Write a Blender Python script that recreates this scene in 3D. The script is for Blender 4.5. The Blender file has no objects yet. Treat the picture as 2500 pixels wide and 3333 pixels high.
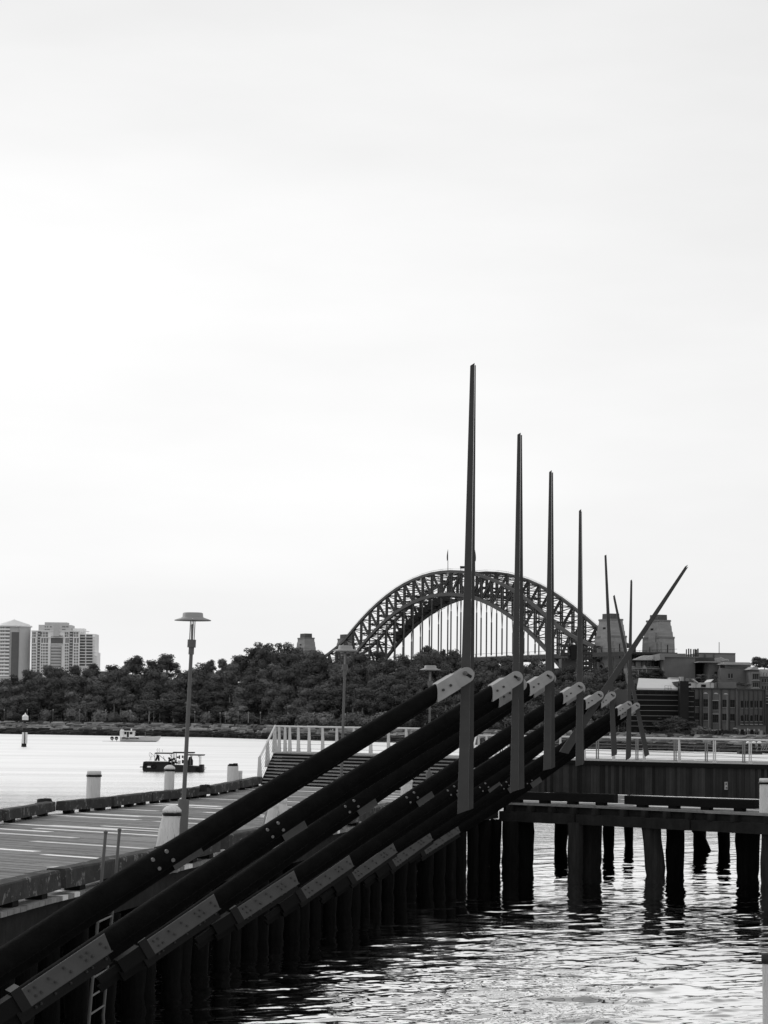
import bpy, math, random
from mathutils import Vector, Matrix, noise
S = bpy.context.scene
COL = S.collection
R = math.radians
# ------------------------------------------------------------------ camera
F = 7800.0; EYE = 5.5; PITCH = math.atan(652 / F); ROLL = 0.011
cam = bpy.data.cameras.new('camera'); co = bpy.data.objects.new('camera', cam); COL.objects.link(co)
cam.sensor_fit = 'HORIZONTAL'; cam.sensor_width = 36.0; cam.lens = 36.0 * F / 2500
cam.clip_start = 0.5; cam.clip_end = 30000
CR = Matrix.Rotation(math.pi / 2 + PITCH, 4, 'X') @ Matrix.Rotation(ROLL, 4, 'Z')
co.matrix_world = Matrix.Translation((0, 0, EYE)) @ CR
S.camera = co
S.render.resolution_x = 768; S.render.resolution_y = 1024
# ------------------------------------------------------------------ sky
W = bpy.data.worlds.new('World'); S.world = W; W.use_nodes = True
SUN_EL = 34; SUN_AZ = -38          # sun behind thin cloud, ahead and to the left of the camera
nt = W.node_tree; nt.nodes.clear()
wo = nt.nodes.new('ShaderNodeOutputWorld'); bg = nt.nodes.new('ShaderNodeBackground')
sky = nt.nodes.new('ShaderNodeTexSky'); sky.sky_type = 'NISHITA'; sky.sun_disc = False
sky.sun_elevation = R(SUN_EL); sky.sun_rotation = R(SUN_AZ); sky.dust_density = 4.0; sky.air_density = 1.0
bw = nt.nodes.new('ShaderNodeRGBToBW')
tc = nt.nodes.new('ShaderNodeTexCoord'); mp = nt.nodes.new('ShaderNodeMapping')
mp.inputs['Scale'].default_value = (2.2, 2.2, 9.0)
ns = nt.nodes.new('ShaderNodeTexNoise'); ns.inputs['Scale'].default_value = 1.6; ns.inputs['Detail'].default_value = 5.0
ns.inputs['Roughness'].default_value = 0.5
# overcast: mostly an even cloud sheet (brightest low down, ahead), the clear sky shows through a little
sep = nt.nodes.new('ShaderNodeSeparateXYZ')
el = nt.nodes.new('ShaderNodeValToRGB')
CR_ = el.color_ramp; CR_.elements[0].position = 0.0; CR_.elements[0].color = (11.0,) * 3 + (1,)
CR_.elements[1].position = 1.0; CR_.elements[1].color = (8.4,) * 3 + (1,)
for p_, v_ in ((0.10, 11.2), (0.165, 11.3), (0.215, 10.9), (0.26, 10.4), (0.3, 10.0), (0.5, 9.0)):
    e_ = CR_.elements.new(p_); e_.color = (v_, v_, v_, 1)
front = nt.nodes.new('ShaderNodeMapRange'); front.inputs['From Min'].default_value = -1; front.inputs['From Max'].default_value = 0.85
front.inputs['To Min'].default_value = 1.0; front.inputs['To Max'].default_value = 1.0
side = nt.nodes.new('ShaderNodeMapRange'); side.inputs['From Min'].default_value = 0.0; side.inputs['From Max'].default_value = 0.2
side.inputs['To Min'].default_value = 1.0; side.inputs['To Max'].default_value = 0.95
cl = nt.nodes.new('ShaderNodeMapRange'); cl.inputs['From Min'].default_value = 0.3; cl.inputs['From Max'].default_value = 0.7
cl.inputs['To Min'].default_value = 0.93; cl.inputs['To Max'].default_value = 1.06
def wm(op, a, b):
    n = nt.nodes.new('ShaderNodeMath'); n.operation = op
    for i, v in enumerate((a, b)):
        if isinstance(v, (int, float)): n.inputs[i].default_value = v
        else: nt.links.new(v, n.inputs[i])
    return n.outputs[0]
L_ = nt.links.new
L_(tc.outputs['Generated'], mp.inputs['Vector']); L_(mp.outputs[0], ns.inputs['Vector'])
L_(tc.outputs['Generated'], sep.inputs[0]); L_(sep.outputs['Z'], el.inputs[0]); L_(sep.outputs['Y'], front.inputs['Value'])
L_(sep.outputs['X'], side.inputs['Value']); L_(ns.outputs[0], cl.inputs['Value'])
L_(sky.outputs[0], bw.inputs[0])
cloud = wm('MULTIPLY', wm('MULTIPLY', el.outputs[0], front.outputs[0]), wm('MULTIPLY', side.outputs[0], cl.outputs[0]))
tot = wm('ADD', wm('MULTIPLY', cloud, 0.88), wm('MULTIPLY', wm('MINIMUM', bw.outputs[0], 12.0), 0.12))
L_(tot, bg.inputs['Color']); bg.inputs['Strength'].default_value = 0.09
L_(bg.outputs[0], wo.inputs[0])
# ------------------------------------------------------------------ sun (veiled)
sl = bpy.data.lights.new('sun', 'SUN'); sl.energy = 0.9; sl.angle = R(14); sl.color = (1, 1, 1)
so = bpy.data.objects.new('sun', sl); COL.objects.link(so)
sd = Vector((math.sin(R(SUN_AZ)) * math.cos(R(SUN_EL)), math.cos(R(SUN_AZ)) * math.cos(R(SUN_EL)), math.sin(R(SUN_EL))))
so.rotation_euler = sd.to_track_quat('Z', 'Y').to_euler()
S.view_settings.view_transform = 'Standard'; S.view_settings.look = 'None'
S.view_settings.exposure = 0.0; S.view_settings.gamma = 1.0
# ------------------------------------------------------------------ measuring helpers
C3 = CR.to_3x3()
def ray(px, py): return C3 @ Vector(((px - 1250) / F, -(py - 1666.5) / F, -1.0))
def at(px, py, D):            # photo position at a distance D north of the tripod
    d = ray(px, py); return Vector((0, 0, EYE)) + d * (D / d.y)
at0 = at
def gp(px, py, z):            # photo position on the level z
    d = ray(px, py); return Vector((0, 0, EYE)) + d * ((z - EYE) / d.z)
def px2x(px, D): return (px - 1250) / F * D
DZ = 2.3                      # wharf deck level above the water
rng = random.Random(7)
# ------------------------------------------------------------------ materials
MATS = {}
def mat(name, v, rough=0.7, nscale=3.0, namp=0.25, bump=0.0, isl=0.0, metal=0.0, stretch=(1, 1, 1), spec=0.12, bscale=None, streak=0.0, patch=None, orand=0.0):
    if name in MATS: return MATS[name]
    m = bpy.data.materials.new(name); m.use_nodes = True; t = m.node_tree; N = t.nodes; L = t.links.new
    p = N['Principled BSDF']; p.inputs['Roughness'].default_value = rough; p.inputs['Metallic'].default_value = metal
    p.inputs['Specular IOR Level'].default_value = spec
    def math_(op, a, b):
        n = N.new('ShaderNodeMath'); n.operation = op
        for i, x in enumerate((a, b)):
            if isinstance(x, (int, float)): n.inputs[i].default_value = x
            else: L(x, n.inputs[i])
        return n.outputs[0]
    c = N.new('ShaderNodeTexCoord'); mpp = N.new('ShaderNodeMapping'); mpp.inputs['Scale'].default_value = stretch
    L(c.outputs['Object'], mpp.inputs[0])
    n1 = N.new('ShaderNodeTexNoise'); n1.inputs['Scale'].default_value = nscale; n1.inputs['Detail'].default_value = 6; n1.inputs['Roughness'].default_value = 0.65
    L(mpp.outputs[0], n1.inputs['Vector'])
    val = math_('MULTIPLY_ADD' if False else 'MULTIPLY', math_('ADD', math_('MULTIPLY', math_('SUBTRACT', n1.outputs[0], 0.5), namp * 3.2), 1.0), v)
    if isl:
        g = N.new('ShaderNodeNewGeometry')
        val = math_('MULTIPLY', val, math_('ADD', math_('MULTIPLY', math_('SUBTRACT', g.outputs['Random Per Island'], 0.5), 2 * isl), 1.0))
    if orand:
        oi = N.new('ShaderNodeObjectInfo'); val = math_('MULTIPLY', val, math_('ADD', math_('MULTIPLY', math_('SUBTRACT', oi.outputs['Random'], 0.5), 2 * orand), 1.0))
    if streak:   # vertical weather stains
        m2 = N.new('ShaderNodeMapping'); m2.inputs['Scale'].default_value = (7, 7, 0.35); L(c.outputs['Object'], m2.inputs[0])
        n2 = N.new('ShaderNodeTexNoise'); n2.inputs['Scale'].default_value = 1.0; n2.inputs['Detail'].default_value = 4; L(m2.outputs[0], n2.inputs['Vector'])
        val = math_('MULTIPLY', val, math_('ADD', math_('MULTIPLY', math_('SUBTRACT', n2.outputs[0], 0.5), 3 * streak), 1.0))
    if patch:    # (value, threshold, scale): peeling paint, lichen, oysters
        n3 = N.new('ShaderNodeTexNoise'); n3.inputs['Scale'].default_value = patch[2]; n3.inputs['Detail'].default_value = 7; n3.inputs['Roughness'].default_value = 0.7
        L(mpp.outputs[0], n3.inputs['Vector'])
        r3 = N.new('ShaderNodeMapRange'); r3.inputs['From Min'].default_value = patch[1]; r3.inputs['From Max'].default_value = patch[1] + 0.03
        L(n3.outputs[0], r3.inputs['Value'])
        f = r3.outputs[0]
        val = math_('ADD', math_('MULTIPLY', val, math_('SUBTRACT', 1.0, f)), math_('MULTIPLY', f, patch[0]))
    L(math_('MAXIMUM', val, 0.002), p.inputs['Base Color'])
    if bump:
        nb = N.new('ShaderNodeTexNoise'); nb.inputs['Scale'].default_value = bscale or nscale * 3; nb.inputs['Detail'].default_value = 5
        L(mpp.outputs[0], nb.inputs['Vector'])
        b = N.new('ShaderNodeBump'); b.inputs['Strength'].default_value = 1.0; b.inputs['Distance'].default_value = bump
        L(nb.outputs[0], b.inputs['Height']); L(b.outputs[0], p.inputs['Normal'])
    MATS[name] = m; return m
# ------------------------------------------------------------------ mesh builder
class MB:
    def __init__(s): s.v = []; s.f = []; s.sm = []
    def add(s, vs, fs, smooth=False):
        o = len(s.v); s.v += [Vector(a) for a in vs]; s.f += [[i + o for i in f] for f in fs]; s.sm += [smooth] * len(fs); return s
    def box(s, c, size, rz=0.0):
        x, y, z = (a / 2 for a in size); cr, sr = math.cos(rz), math.sin(rz); c = Vector(c)
        vs = [c + Vector((X * cr - Y * sr, X * sr + Y * cr, Z)) for X, Y, Z in
              ((-x, -y, -z), (x, -y, -z), (x, y, -z), (-x, y, -z), (-x, -y, z), (x, -y, z), (x, y, z), (-x, y, z))]
        return s.add(vs, [(3, 2, 1, 0), (4, 5, 6, 7), (0, 1, 5, 4), (1, 2, 6, 5), (2, 3, 7, 6), (3, 0, 4, 7)])
    def beam(s, a, b, w, h, w2=None, h2=None, up=(0, 0, 1)):
        a = Vector(a); b = Vector(b); d = (b - a).normalized(); u = Vector(up)
        sd_ = d.cross(u)
        if sd_.length < 1e-4: sd_ = d.cross(Vector((0, 1, 0)))
        sd_.normalize(); u = sd_.cross(d).normalized(); w2 = w if w2 is None else w2; h2 = h if h2 is None else h2
        vs = []
        for p, ww, hh in ((a, w, h), (b, w2, h2)):
            vs += [p - sd_ * ww / 2 - u * hh / 2, p + sd_ * ww / 2 - u * hh / 2, p + sd_ * ww / 2 + u * hh / 2, p - sd_ * ww / 2 + u * hh / 2]
        return s.add(vs, [(0, 1, 2, 3), (7, 6, 5, 4), (0, 4, 5, 1), (1, 5, 6, 2), (2, 6, 7, 3), (3, 7, 4, 0)])
    def tube(s, pts, rad, n=10, caps=True, jit=0.0, rg=None, smooth=True):
        pts = [Vector(p) for p in pts]; m = len(pts)
        if not isinstance(rad, (list, tuple)): rad = [rad] * m
        vs = []; 
        d0 = (pts[-1] - pts[0]).normalized()
        ref = Vector((0, 0, 1)) if abs(d0.z) < 0.9 else Vector((0, 1, 0))
        jj = [1 + (rg.uniform(-jit, jit) if rg else 0) for _ in range(n)]
        for i, p in enumerate(pts):
            d = (pts[min(i + 1, m - 1)] - pts[max(i - 1, 0)]).normalized()
            a = d.cross(ref).normalized(); b = a.cross(d).normalized()
            for k in range(n):
                t = 2 * math.pi * k / n; r = rad[i] * jj[k] * (1 + (rg.uniform(-jit, jit) * 0.4 if rg else 0))
                vs.append(p + a * (math.cos(t) * r) + b * (math.sin(t) * r))
        fs = [(i * n + k, i * n + (k + 1) % n, (i + 1) * n + (k + 1) % n, (i + 1) * n + k) for i in range(m - 1) for k in range(n)]
        s.add(vs, fs, smooth)
        if caps:
            s.add(vs[:n], [tuple(range(n - 1, -1, -1))]); s.add(vs[-n:], [tuple(range(n))])
        return s
    def lathe(s, c, prof, n=24, smooth=True):      # prof: (radius, z) bottom to top, about a vertical axis
        c = Vector(c); vs = [c + Vector((r * math.cos(2 * math.pi * k / n), r * math.sin(2 * math.pi * k / n), z)) for r, z in prof for k in range(n)]
        m = len(prof)
        fs = [(i * n + k, i * n + (k + 1) % n, (i + 1) * n + (k + 1) % n, (i + 1) * n + k) for i in range(m - 1) for k in range(n)]
        s.add(vs, fs, smooth)
        if prof[0][0] > 1e-3: s.add(vs[:n], [tuple(range(n - 1, -1, -1))])
        if prof[-1][0] > 1e-3: s.add(vs[-n:], [tuple(range(n))])
        return s
    def prism(s, poly, vec):                       # extrude polygon of points by a vector
        poly = [Vector(p) for p in poly]; n = len(poly); vec = Vector(vec)
        vs = poly + [p + vec for p in poly]
        nr = (poly[1] - poly[0]).cross(poly[2] - poly[1])
        fs = [tuple(range(n)), tuple(range(2 * n - 1, n - 1, -1))] + [(i, i + n, (i + 1) % n + n, (i + 1) % n) for i in range(n)]
        if nr.dot(vec) > 0: fs = [tuple(reversed(f)) for f in fs]
        return s.add(vs, fs)
    def build(s, name, m, parent=None, **kw):
        me = bpy.data.meshes.new(name); off = parent.matrix_basis.translation if parent is not None else Vector()
        pp = parent
        while pp is not None and pp.parent is not None: pp = pp.parent; off = off + pp.matrix_basis.translation
        me.from_pydata([v - off for v in s.v], [], s.f)
        me.polygons.foreach_set('use_smooth', s.sm)
        if m: me.materials.append(m)
        me.validate(); me.update()
        o = bpy.data.objects.new(name, me); COL.objects.link(o)
        if parent is not None: o.parent = parent
        for k, v in kw.items(): o[k] = v
        return o
def tag(o, label=None, category=None, group=None, kind=None):
    for k, v in (('label', label), ('category', category), ('group', group), ('kind', kind)):
        if v: o[k] = v
    return o
def thing(name, loc, label, cat, group=None):
    o = bpy.data.objects.new(name, None); COL.objects.link(o); o.location = loc
    o.matrix_basis = Matrix.Translation(Vector(loc)); o.empty_display_size = 0.3
    return tag(o, label, cat, group)
def copy_tree(o, loc=None, label=None, parent=None, rz=0.0, sc=None):
    c = o.copy(); COL.objects.link(c)
    if parent is not None: c.parent = parent
    if loc is not None: c.matrix_basis = Matrix.Translation(Vector(loc)) @ Matrix.Rotation(rz, 4, 'Z') @ (Matrix.Diagonal((sc[0], sc[1], sc[2], 1)) if sc else Matrix())
    if label: c['label'] = label
    for ch in list(o.children): copy_tree(ch, parent=c)
    return c

_ones = 'zeroth first second third fourth fifth sixth seventh eighth ninth tenth eleventh twelfth thirteenth fourteenth fifteenth sixteenth seventeenth eighteenth nineteenth'.split()
def ordinal(n):
    if n < 20: return _ones[n]
    t = {2: 'twent', 3: 'thirt', 4: 'fort', 5: 'fift', 6: 'sixt'}[n // 10]
    return t + 'ieth' if n % 10 == 0 else t + 'y ' + _ones[n % 10]
# ------------------------------------------------------------------ material set (grey: the place is recorded in black and white)
m_log = mat('creosoted_timber', 0.0055, 0.85, 5.0, 0.5, 0.012, stretch=(1, 1, 1), spec=0.05)
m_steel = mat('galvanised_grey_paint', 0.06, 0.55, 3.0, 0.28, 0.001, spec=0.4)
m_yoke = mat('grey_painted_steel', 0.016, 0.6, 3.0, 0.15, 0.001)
m_cap = mat('pale_painted_steel', 0.30, 0.5, 4.0, 0.2, 0.001)
m_bolt = mat('bolt_steel', 0.13, 0.45, 9, 0.2, 0, metal=0.3)
m_boltd = mat('dull_bolt', 0.06, 0.5, 9, 0.2, 0)
m_blade = mat('painted_timber_blade', 0.058, 0.6, 6.0, 0.14, 0.002)
m_deck = mat('weathered_deck_boards', 0.20, 0.85, 5.0, 0.34, 0.012, isl=0.24, stretch=(1, 1, 1), patch=(0.05, 0.72, 5))
m_deckn = mat('new_pale_deck_boards', 0.8, 0.7, 5.0, 0.2, 0.004, isl=0.25)
m_kerb = mat('old_kerb_timber', 0.042, 0.85, 3.0, 0.5, 0.015, stretch=(1, 1, 1), patch=(0.17, 0.57, 4.0))
m_kerbd = mat('black_kerb_timber', 0.007, 0.85, 3.0, 0.3, 0.01, patch=(0.16, 0.70, 6.0))
m_fascia = mat('wharf_fascia_timber', 0.022, 0.85, 2.0, 0.45, 0.01, streak=0.2, spec=.04)
m_pile = mat('wharf_pile_timber', 0.007, 0.85, 3.0, 0.45, 0.03, streak=0.3, stretch=(2.2, 2.2, 0.3), patch=(0.045, 0.69, 3.0), spec=0.03)
m_white = mat('white_painted_timber', 0.66, 0.65, 3.0, 0.16, 0.04, stretch=(3.0, 3.0, 0.3), patch=(0.10, 0.635, 2.2))
m_black = mat('black_band_rubber', 0.012, 0.5, 5, 0.2)
m_iron = mat('black_cast_iron', 0.02, 0.5, 6, 0.3, 0.003)
m_lamp = mat('lamp_post_grey_paint', 0.12, 0.5, 5, 0.08, 0.001)
m_lamph = mat('lamp_head_pale_metal', 0.28, 0.45, 5, 0.06)
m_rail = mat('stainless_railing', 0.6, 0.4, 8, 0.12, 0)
m_wire = mat('railing_wire', 0.22, 0.4, 8, 0.1, 0, metal=0.3)
m_wall = mat('timber_wall_boards', 0.026, 0.85, 2.0, 0.25, 0.004, isl=0.6, streak=0.35)
m_riser = mat('dark_stair_boards', 0.010, 0.8, 4, 0.3)
m_tread = mat('pale_stair_tread', 0.2, 0.7, 4, 0.25, isl=0.15)
m_rope = mat('pale_rope', 0.4, 0.9, 20, 0.2)
# ------------------------------------------------------------------ water
def water():
    # near the wharf the ripples are real geometry; farther out they are too fine to resolve
    import numpy as np
    gen = np.random.default_rng(12); D_ = 26.0; Ds = []
    while D_ < 116: Ds.append(D_); D_ *= 1.0017
    Ds = np.array(Ds); nc = 470; t_ = np.linspace(-1, 1, nc)
    Y = np.repeat(Ds[:, None], nc, 1); X = t_[None, :] * (Y * .185 + 1.5); H = np.zeros_like(X)
    for k in range(90):
        lam = 0.24 * (3.0 / 0.24) ** gen.random(); th = -math.pi / 2 + 0.45 + gen.normal(0, .75); kx, ky = math.cos(th) * 2 * math.pi / lam, math.sin(th) * 2 * math.pi / lam
        H += lam * 0.0019 * (1.0 if lam < 1.3 else .7) * np.sin(kx * X + ky * Y + gen.random() * 6.28 + .5 * np.sin(X * .7 / lam ** .5 + k))
    G = 1.0 + .38 * np.sin(X * .13 + Y * .21 + 1) * np.sin(Y * .09 - X * .05) + .25 * np.sin(Y * .55 + X * .12 + 2 * np.sin(X * .11))
    edge = np.clip((1 - np.abs(t_))[None, :] * 12, 0, 1) * np.clip((116 - Y) / 10, 0, 1) * np.clip((Y - 26) / .5, 0, 1)
    xe = np.interp(Y, [20, 28, 37.5, 49, 66.9, 82, 87.6, 120], [-8.3, -7.4, -6, -4.15, -.8, 2.6, 4.4, 6]); shel = np.interp(X - xe, [0, 3, 8], [.45, .55, 1.0]) * np.interp(Y, [50, 66, 116], [1.1, .5, .45])
    H = H * G * edge * shel; H = H + .35 * np.abs(H) * edge
    nr = len(Ds); co_ = np.stack([X, Y, H], -1).reshape(-1, 3)
    i_ = np.arange(nr - 1)[:, None] * nc + np.arange(nc - 1)[None, :]; F_ = np.stack([i_, i_ + 1, i_ + nc + 1, i_ + nc], -1).reshape(-1, 4)
    n0 = len(co_); w0, w1 = Ds[0] * .185 + 1.5, Ds[-1] * .185 + 1.5; y1 = Ds[-1]
    ext = np.array([(-4000, -40, 0), (4000, -40, 0), (4000, 9000, 0), (-4000, 9000, 0)], float); co_ = np.vstack([co_, ext]); e_ = [n0, n0 + 1, n0 + 2, n0 + 3]; c00, c01, c11, c10 = 0, nc - 1, nr * nc - 1, (nr - 1) * nc
    F_ = np.vstack([F_, [[e_[0], e_[1], c01, c00], [e_[1], e_[2], c11, c01], [e_[2], e_[3], c10, c11], [e_[3], e_[0], c00, c10]]])
    me = bpy.data.meshes.new('harbour_water'); me.vertices.add(len(co_)); me.vertices.foreach_set('co', co_.ravel()); me.loops.add(F_.size); me.loops.foreach_set('vertex_index', F_.ravel().astype(np.int32))
    me.polygons.add(len(F_)); me.polygons.foreach_set('loop_start', np.arange(0, F_.size, 4, dtype=np.int32)); me.polygons.foreach_set('use_smooth', np.ones(len(F_), bool)); me.update(calc_edges=True)
    for p_ in list(me.polygons)[-4:]: p_.use_smooth = False
    m = bpy.data.materials.new('harbour_water'); m.use_nodes = True; t = m.node_tree; N = t.nodes; L = t.links.new
    N.remove(N['Principled BSDF']); out = N['Material Output']
    gl = N.new('ShaderNodeBsdfGlossy'); gl.inputs['Roughness'].default_value = 0.03; gl.inputs['Color'].default_value = (.96, .96, .96, 1)
    df = N.new('ShaderNodeBsdfDiffuse'); df.inputs['Color'].default_value = (0.006, 0.006, 0.006, 1)
    fr = N.new('ShaderNodeFresnel'); fr.inputs['IOR'].default_value = 1.33; mx = N.new('ShaderNodeMixShader'); fm = N.new('ShaderNodeMath'); fm.operation = 'MULTIPLY'; fm.use_clamp = True
    fm.inputs[1].default_value = 2.8; L(fr.outputs[0], fm.inputs[0]); L(fm.outputs[0], mx.inputs[0]); L(df.outputs[0], mx.inputs[1]); L(gl.outputs[0], mx.inputs[2]); L(mx.outputs[0], out.inputs[0])
    c = N.new('ShaderNodeTexCoord')
    def noise_(sc, scale, det, rot=0.0, ty='FBM'):
        mm = N.new('ShaderNodeMapping'); mm.inputs['Scale'].default_value = sc; mm.inputs['Rotation'].default_value = (0, 0, rot); L(c.outputs['Object'], mm.inputs[0])
        n = N.new('ShaderNodeTexNoise'); n.inputs['Scale'].default_value = scale; n.inputs['Detail'].default_value = det; n.inputs['Roughness'].default_value = 0.55
        n.inputs['Distortion'].default_value = 0.6
        L(mm.outputs[0], n.inputs['Vector']); return n.outputs[0]
    a = noise_((0.75, 1.2, 1), 2.0, 3.0, 0.25); b = noise_((0.6, 1.0, 1), 0.6, 2.0, -0.3); d = noise_((0.8, 1.2, 1), 6.0, 2.0, 0.1)
    pt = noise_((0.25, 1.0, 1), 0.045, 2.0, 0.1)     # wind patches
    def mth(op, x, y):
        n = N.new('ShaderNodeMath'); n.operation = op
        for i, q in enumerate((x, y)):
            if isinstance(q, (int, float)): n.inputs[i].default_value = q
            else: L(q, n.inputs[i])
        return n.outputs[0]
    gust = N.new('ShaderNodeMapRange'); gust.inputs['From Min'].default_value = 0.35; gust.inputs['From Max'].default_value = 0.65
    gust.inputs['To Min'].default_value = 0.55; gust.inputs['To Max'].default_value = 1.25; L(pt, gust.inputs['Value'])
    h = mth('ADD', mth('MULTIPLY', a, 0.05), mth('MULTIPLY', b, 0.06))
    far_ = N.new('ShaderNodeMapRange'); far_.inputs['From Min'].default_value = 100; far_.inputs['From Max'].default_value = 116; sx0 = N.new('ShaderNodeSeparateXYZ'); L(c.outputs['Object'], sx0.inputs[0]); L(sx0.outputs['Y'], far_.inputs['Value'])
    h = mth('MULTIPLY', mth('MULTIPLY', h, gust.outputs[0]), far_.outputs[0]); h = mth('ADD', h, mth('MULTIPLY', d, 0.0015))
    sx = N.new('ShaderNodeSeparateXYZ'); L(c.outputs['Object'], sx.inputs[0])
    ro = N.new('ShaderNodeMapRange'); ro.inputs['From Min'].default_value = 110; ro.inputs['From Max'].default_value = 260; ro.inputs['To Min'].default_value = .012; ro.inputs['To Max'].default_value = .42
    L(sx.outputs['Y'], ro.inputs['Value']); L(ro.outputs[0], gl.inputs['Roughness'])     # beyond the near water single ripples are too fine to resolve
    p2 = noise_((0.05, 0.5, 1), 0.5, 4.0, 0.02); p3 = noise_((0.012, 0.16, 1), 0.6, 3.0, -0.03)
    gc = N.new('ShaderNodeMapRange'); gc.inputs['From Min'].default_value = .72; gc.inputs['From Max'].default_value = 1.15; gc.inputs['To Min'].default_value = .84; gc.inputs['To Max'].default_value = 1.0
    L(mth('ADD', p2, mth('MULTIPLY', p3, 0.9)), gc.inputs['Value']); L(gc.outputs[0], gl.inputs['Color'])   # wind streaks
    bp = N.new('ShaderNodeBump'); bp.inputs['Strength'].default_value = 1.0; bp.inputs['Distance'].default_value = 1.0
    L(h, bp.inputs['Height']); [L(bp.outputs[0], q.inputs['Normal']) for q in (gl, fr)]
    me.materials.append(m); wobj = bpy.data.objects.new('harbour_water', me); COL.objects.link(wobj); tag(wobj, kind='structure')
water()
# ------------------------------------------------------------------ sky is the World; the wharf
INNER = [(-8.3, 20), (-7.4, 28), (-6.0, 37.5), (-5.4, 41.7), (-4.15, 49), (-3.3, 54), (-0.8, 66.9), (0.74, 75), (2.6, 82), (4.4, 87.6)]
PIER = [(4.4, 87.6), (8.2, 84.3), (12.5, 80.0), (22.0, 71.5)]
OUTER = [(-20.0, 20), (-15.0, 42), (-12.2, 58), (-10.9, 66.7), (-10.2, 73.2), (-8.95, 76.5), (-8.2, 82), (-7.3, 85.6), (-6.6, 89.5), (-5.9, 97), (-5.2, 105.2)]
ST_L = Vector((-5.2, 105.0)); ST_R = Vector((3.5, 96.5))
WALLP = [(4.0, 99.4), (7.8, 97.5), (14.9, 92.8), (26.0, 85.4)]
TOPZ = EYE - 1.86
def inner_at(D):
    for (x0, d0), (x1, d1) in zip(INNER, INNER[1:]):
        if d0 <= D <= d1: return x0 + (x1 - x0) * (D - d0) / (d1 - d0)
    return INNER[-1][0]
deck = thing('timber_wharf', (0, 60, DZ), 'weathered grey timber wharf deck running from the lower left to the stairs', 'wharf')
def planks():
    poly = INNER + PIER[1:] + [(22, 88)] + list(reversed(WALLP[:3])) + [tuple(ST_R), tuple(ST_L)] + list(reversed(OUTER))
    u = Vector((0.76, -0.65)).normalized(); n = Vector((-u.y, u.x)) if u.x * 1 < 0 else Vector((0.65, 0.76)).normalized()
    old = MB(); new = MB(); pitch = 0.30
    rg = random.Random(3)
    P = [Vector(p) for p in poly]
    lo = min(p.dot(n) for p in P); hi = max(p.dot(n) for p in P)
    k = 0; v = lo + pitch / 2
    while v < hi:
        def cut_at(w_):
            c_ = []
            for a, b in zip(P, P[1:] + P[:1]):
                da, db = a.dot(n) - w_, b.dot(n) - w_
                if (da > 0) != (db > 0): c_.append((a + (b - a) * (da / (da - db))).dot(u))
            return sorted(c_)
        cuts = cut_at(v); CA = cut_at(v - pitch / 2 + .008); CB = cut_at(v + pitch / 2 - .008)
        if len(CA) != len(cuts): CA = cuts
        if len(CB) != len(cuts): CB = cuts
        for ci, (s0, s1) in enumerate(zip(cuts[::2], cuts[1::2])):
            x = s0
            while x < s1 - 0.05:
                e = min(s1, x + rg.uniform(2.2, 5.2)); isnew = rg.random() < 0.13
                zt_ = DZ + rg.uniform(-0.004, 0.006); hw = pitch / 2 - .008
                xa, xb = (CA[ci * 2], CB[ci * 2]) if x == s0 else (x, x); ea, eb = (CA[ci * 2 + 1] - .008, CB[ci * 2 + 1] - .008) if e == s1 else (e - .008, e - .008)
                q4 = [u * xa + n * (v - hw), u * ea + n * (v - hw), u * eb + n * (v + hw), u * xb + n * (v + hw)]
                (new if isnew else old).prism([(q_.x, q_.y, zt_ - .08) for q_ in q4], (0, 0, .08))
                x = e
        v += pitch
    old.build('deck_boards', m_deck, deck, label='dull grey deck boards', kind='stuff'); new.build('new_deck_boards', m_deckn, deck, label='pale replacement deck boards scattered among the grey ones', kind='stuff')
    sub = MB()
    for (x0, d0), (x1, d1) in zip(INNER + PIER[1:], (INNER + PIER[1:])[1:]):
        a = Vector((x0, d0, DZ - 0.34)); b = Vector((x1, d1, DZ - 0.34)); d = (b - a).normalized(); q = Vector((-d.y, d.x, 0)) * 0.22
        sub.beam(a + q - d * .05, b + q + d * .05, 0.14, 0.5)
    sub.build('edge_beam', m_fascia, deck)
    lw = MB()
    for (x0, d0), (x1, d1) in zip(PIER, PIER[1:]):
        a = Vector((x0, d0, DZ - 0.50)); b = Vector((x1, d1, DZ - 0.50)); d = (b - a).normalized(); q = Vector((-d.y, d.x, 0))
        L0 = (b - a).length; k = 0
        while k * 3.4 < L0:
            s = a + d * (k * 3.4); e = a + d * min(L0, k * 3.4 + 3.36)
            lw.beam(s - q * (0.02 if k % 2 else 0.07), e - q * (0.02 if k % 2 else 0.07), 0.18, 0.36); k += 1
        t = 0.4
        while t < L0:
            c = a + d * t; lw.box((c.x - q.x * .01, c.y - q.y * .01, DZ - 0.2), (0.16, 0.3, 0.22), math.atan2(d.y, d.x)); t += 0.95
    lw.build('fascia_beam', m_fascia, deck)
    for i in range(14):
        D0 = 24 + i * 6.0
        xo = max(-20, -15 + (D0 - 42) * 0.17) if D0 < 66 else -10.6 + (D0 - 66) * .13
        jo = MB(); jo.beam((xo, D0, DZ - 0.3), (inner_at(min(D0, 87)) - .2, D0, DZ - 0.3), 0.3, 0.4); jo.build('cross_beam', m_fascia, deck)
planks()
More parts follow.
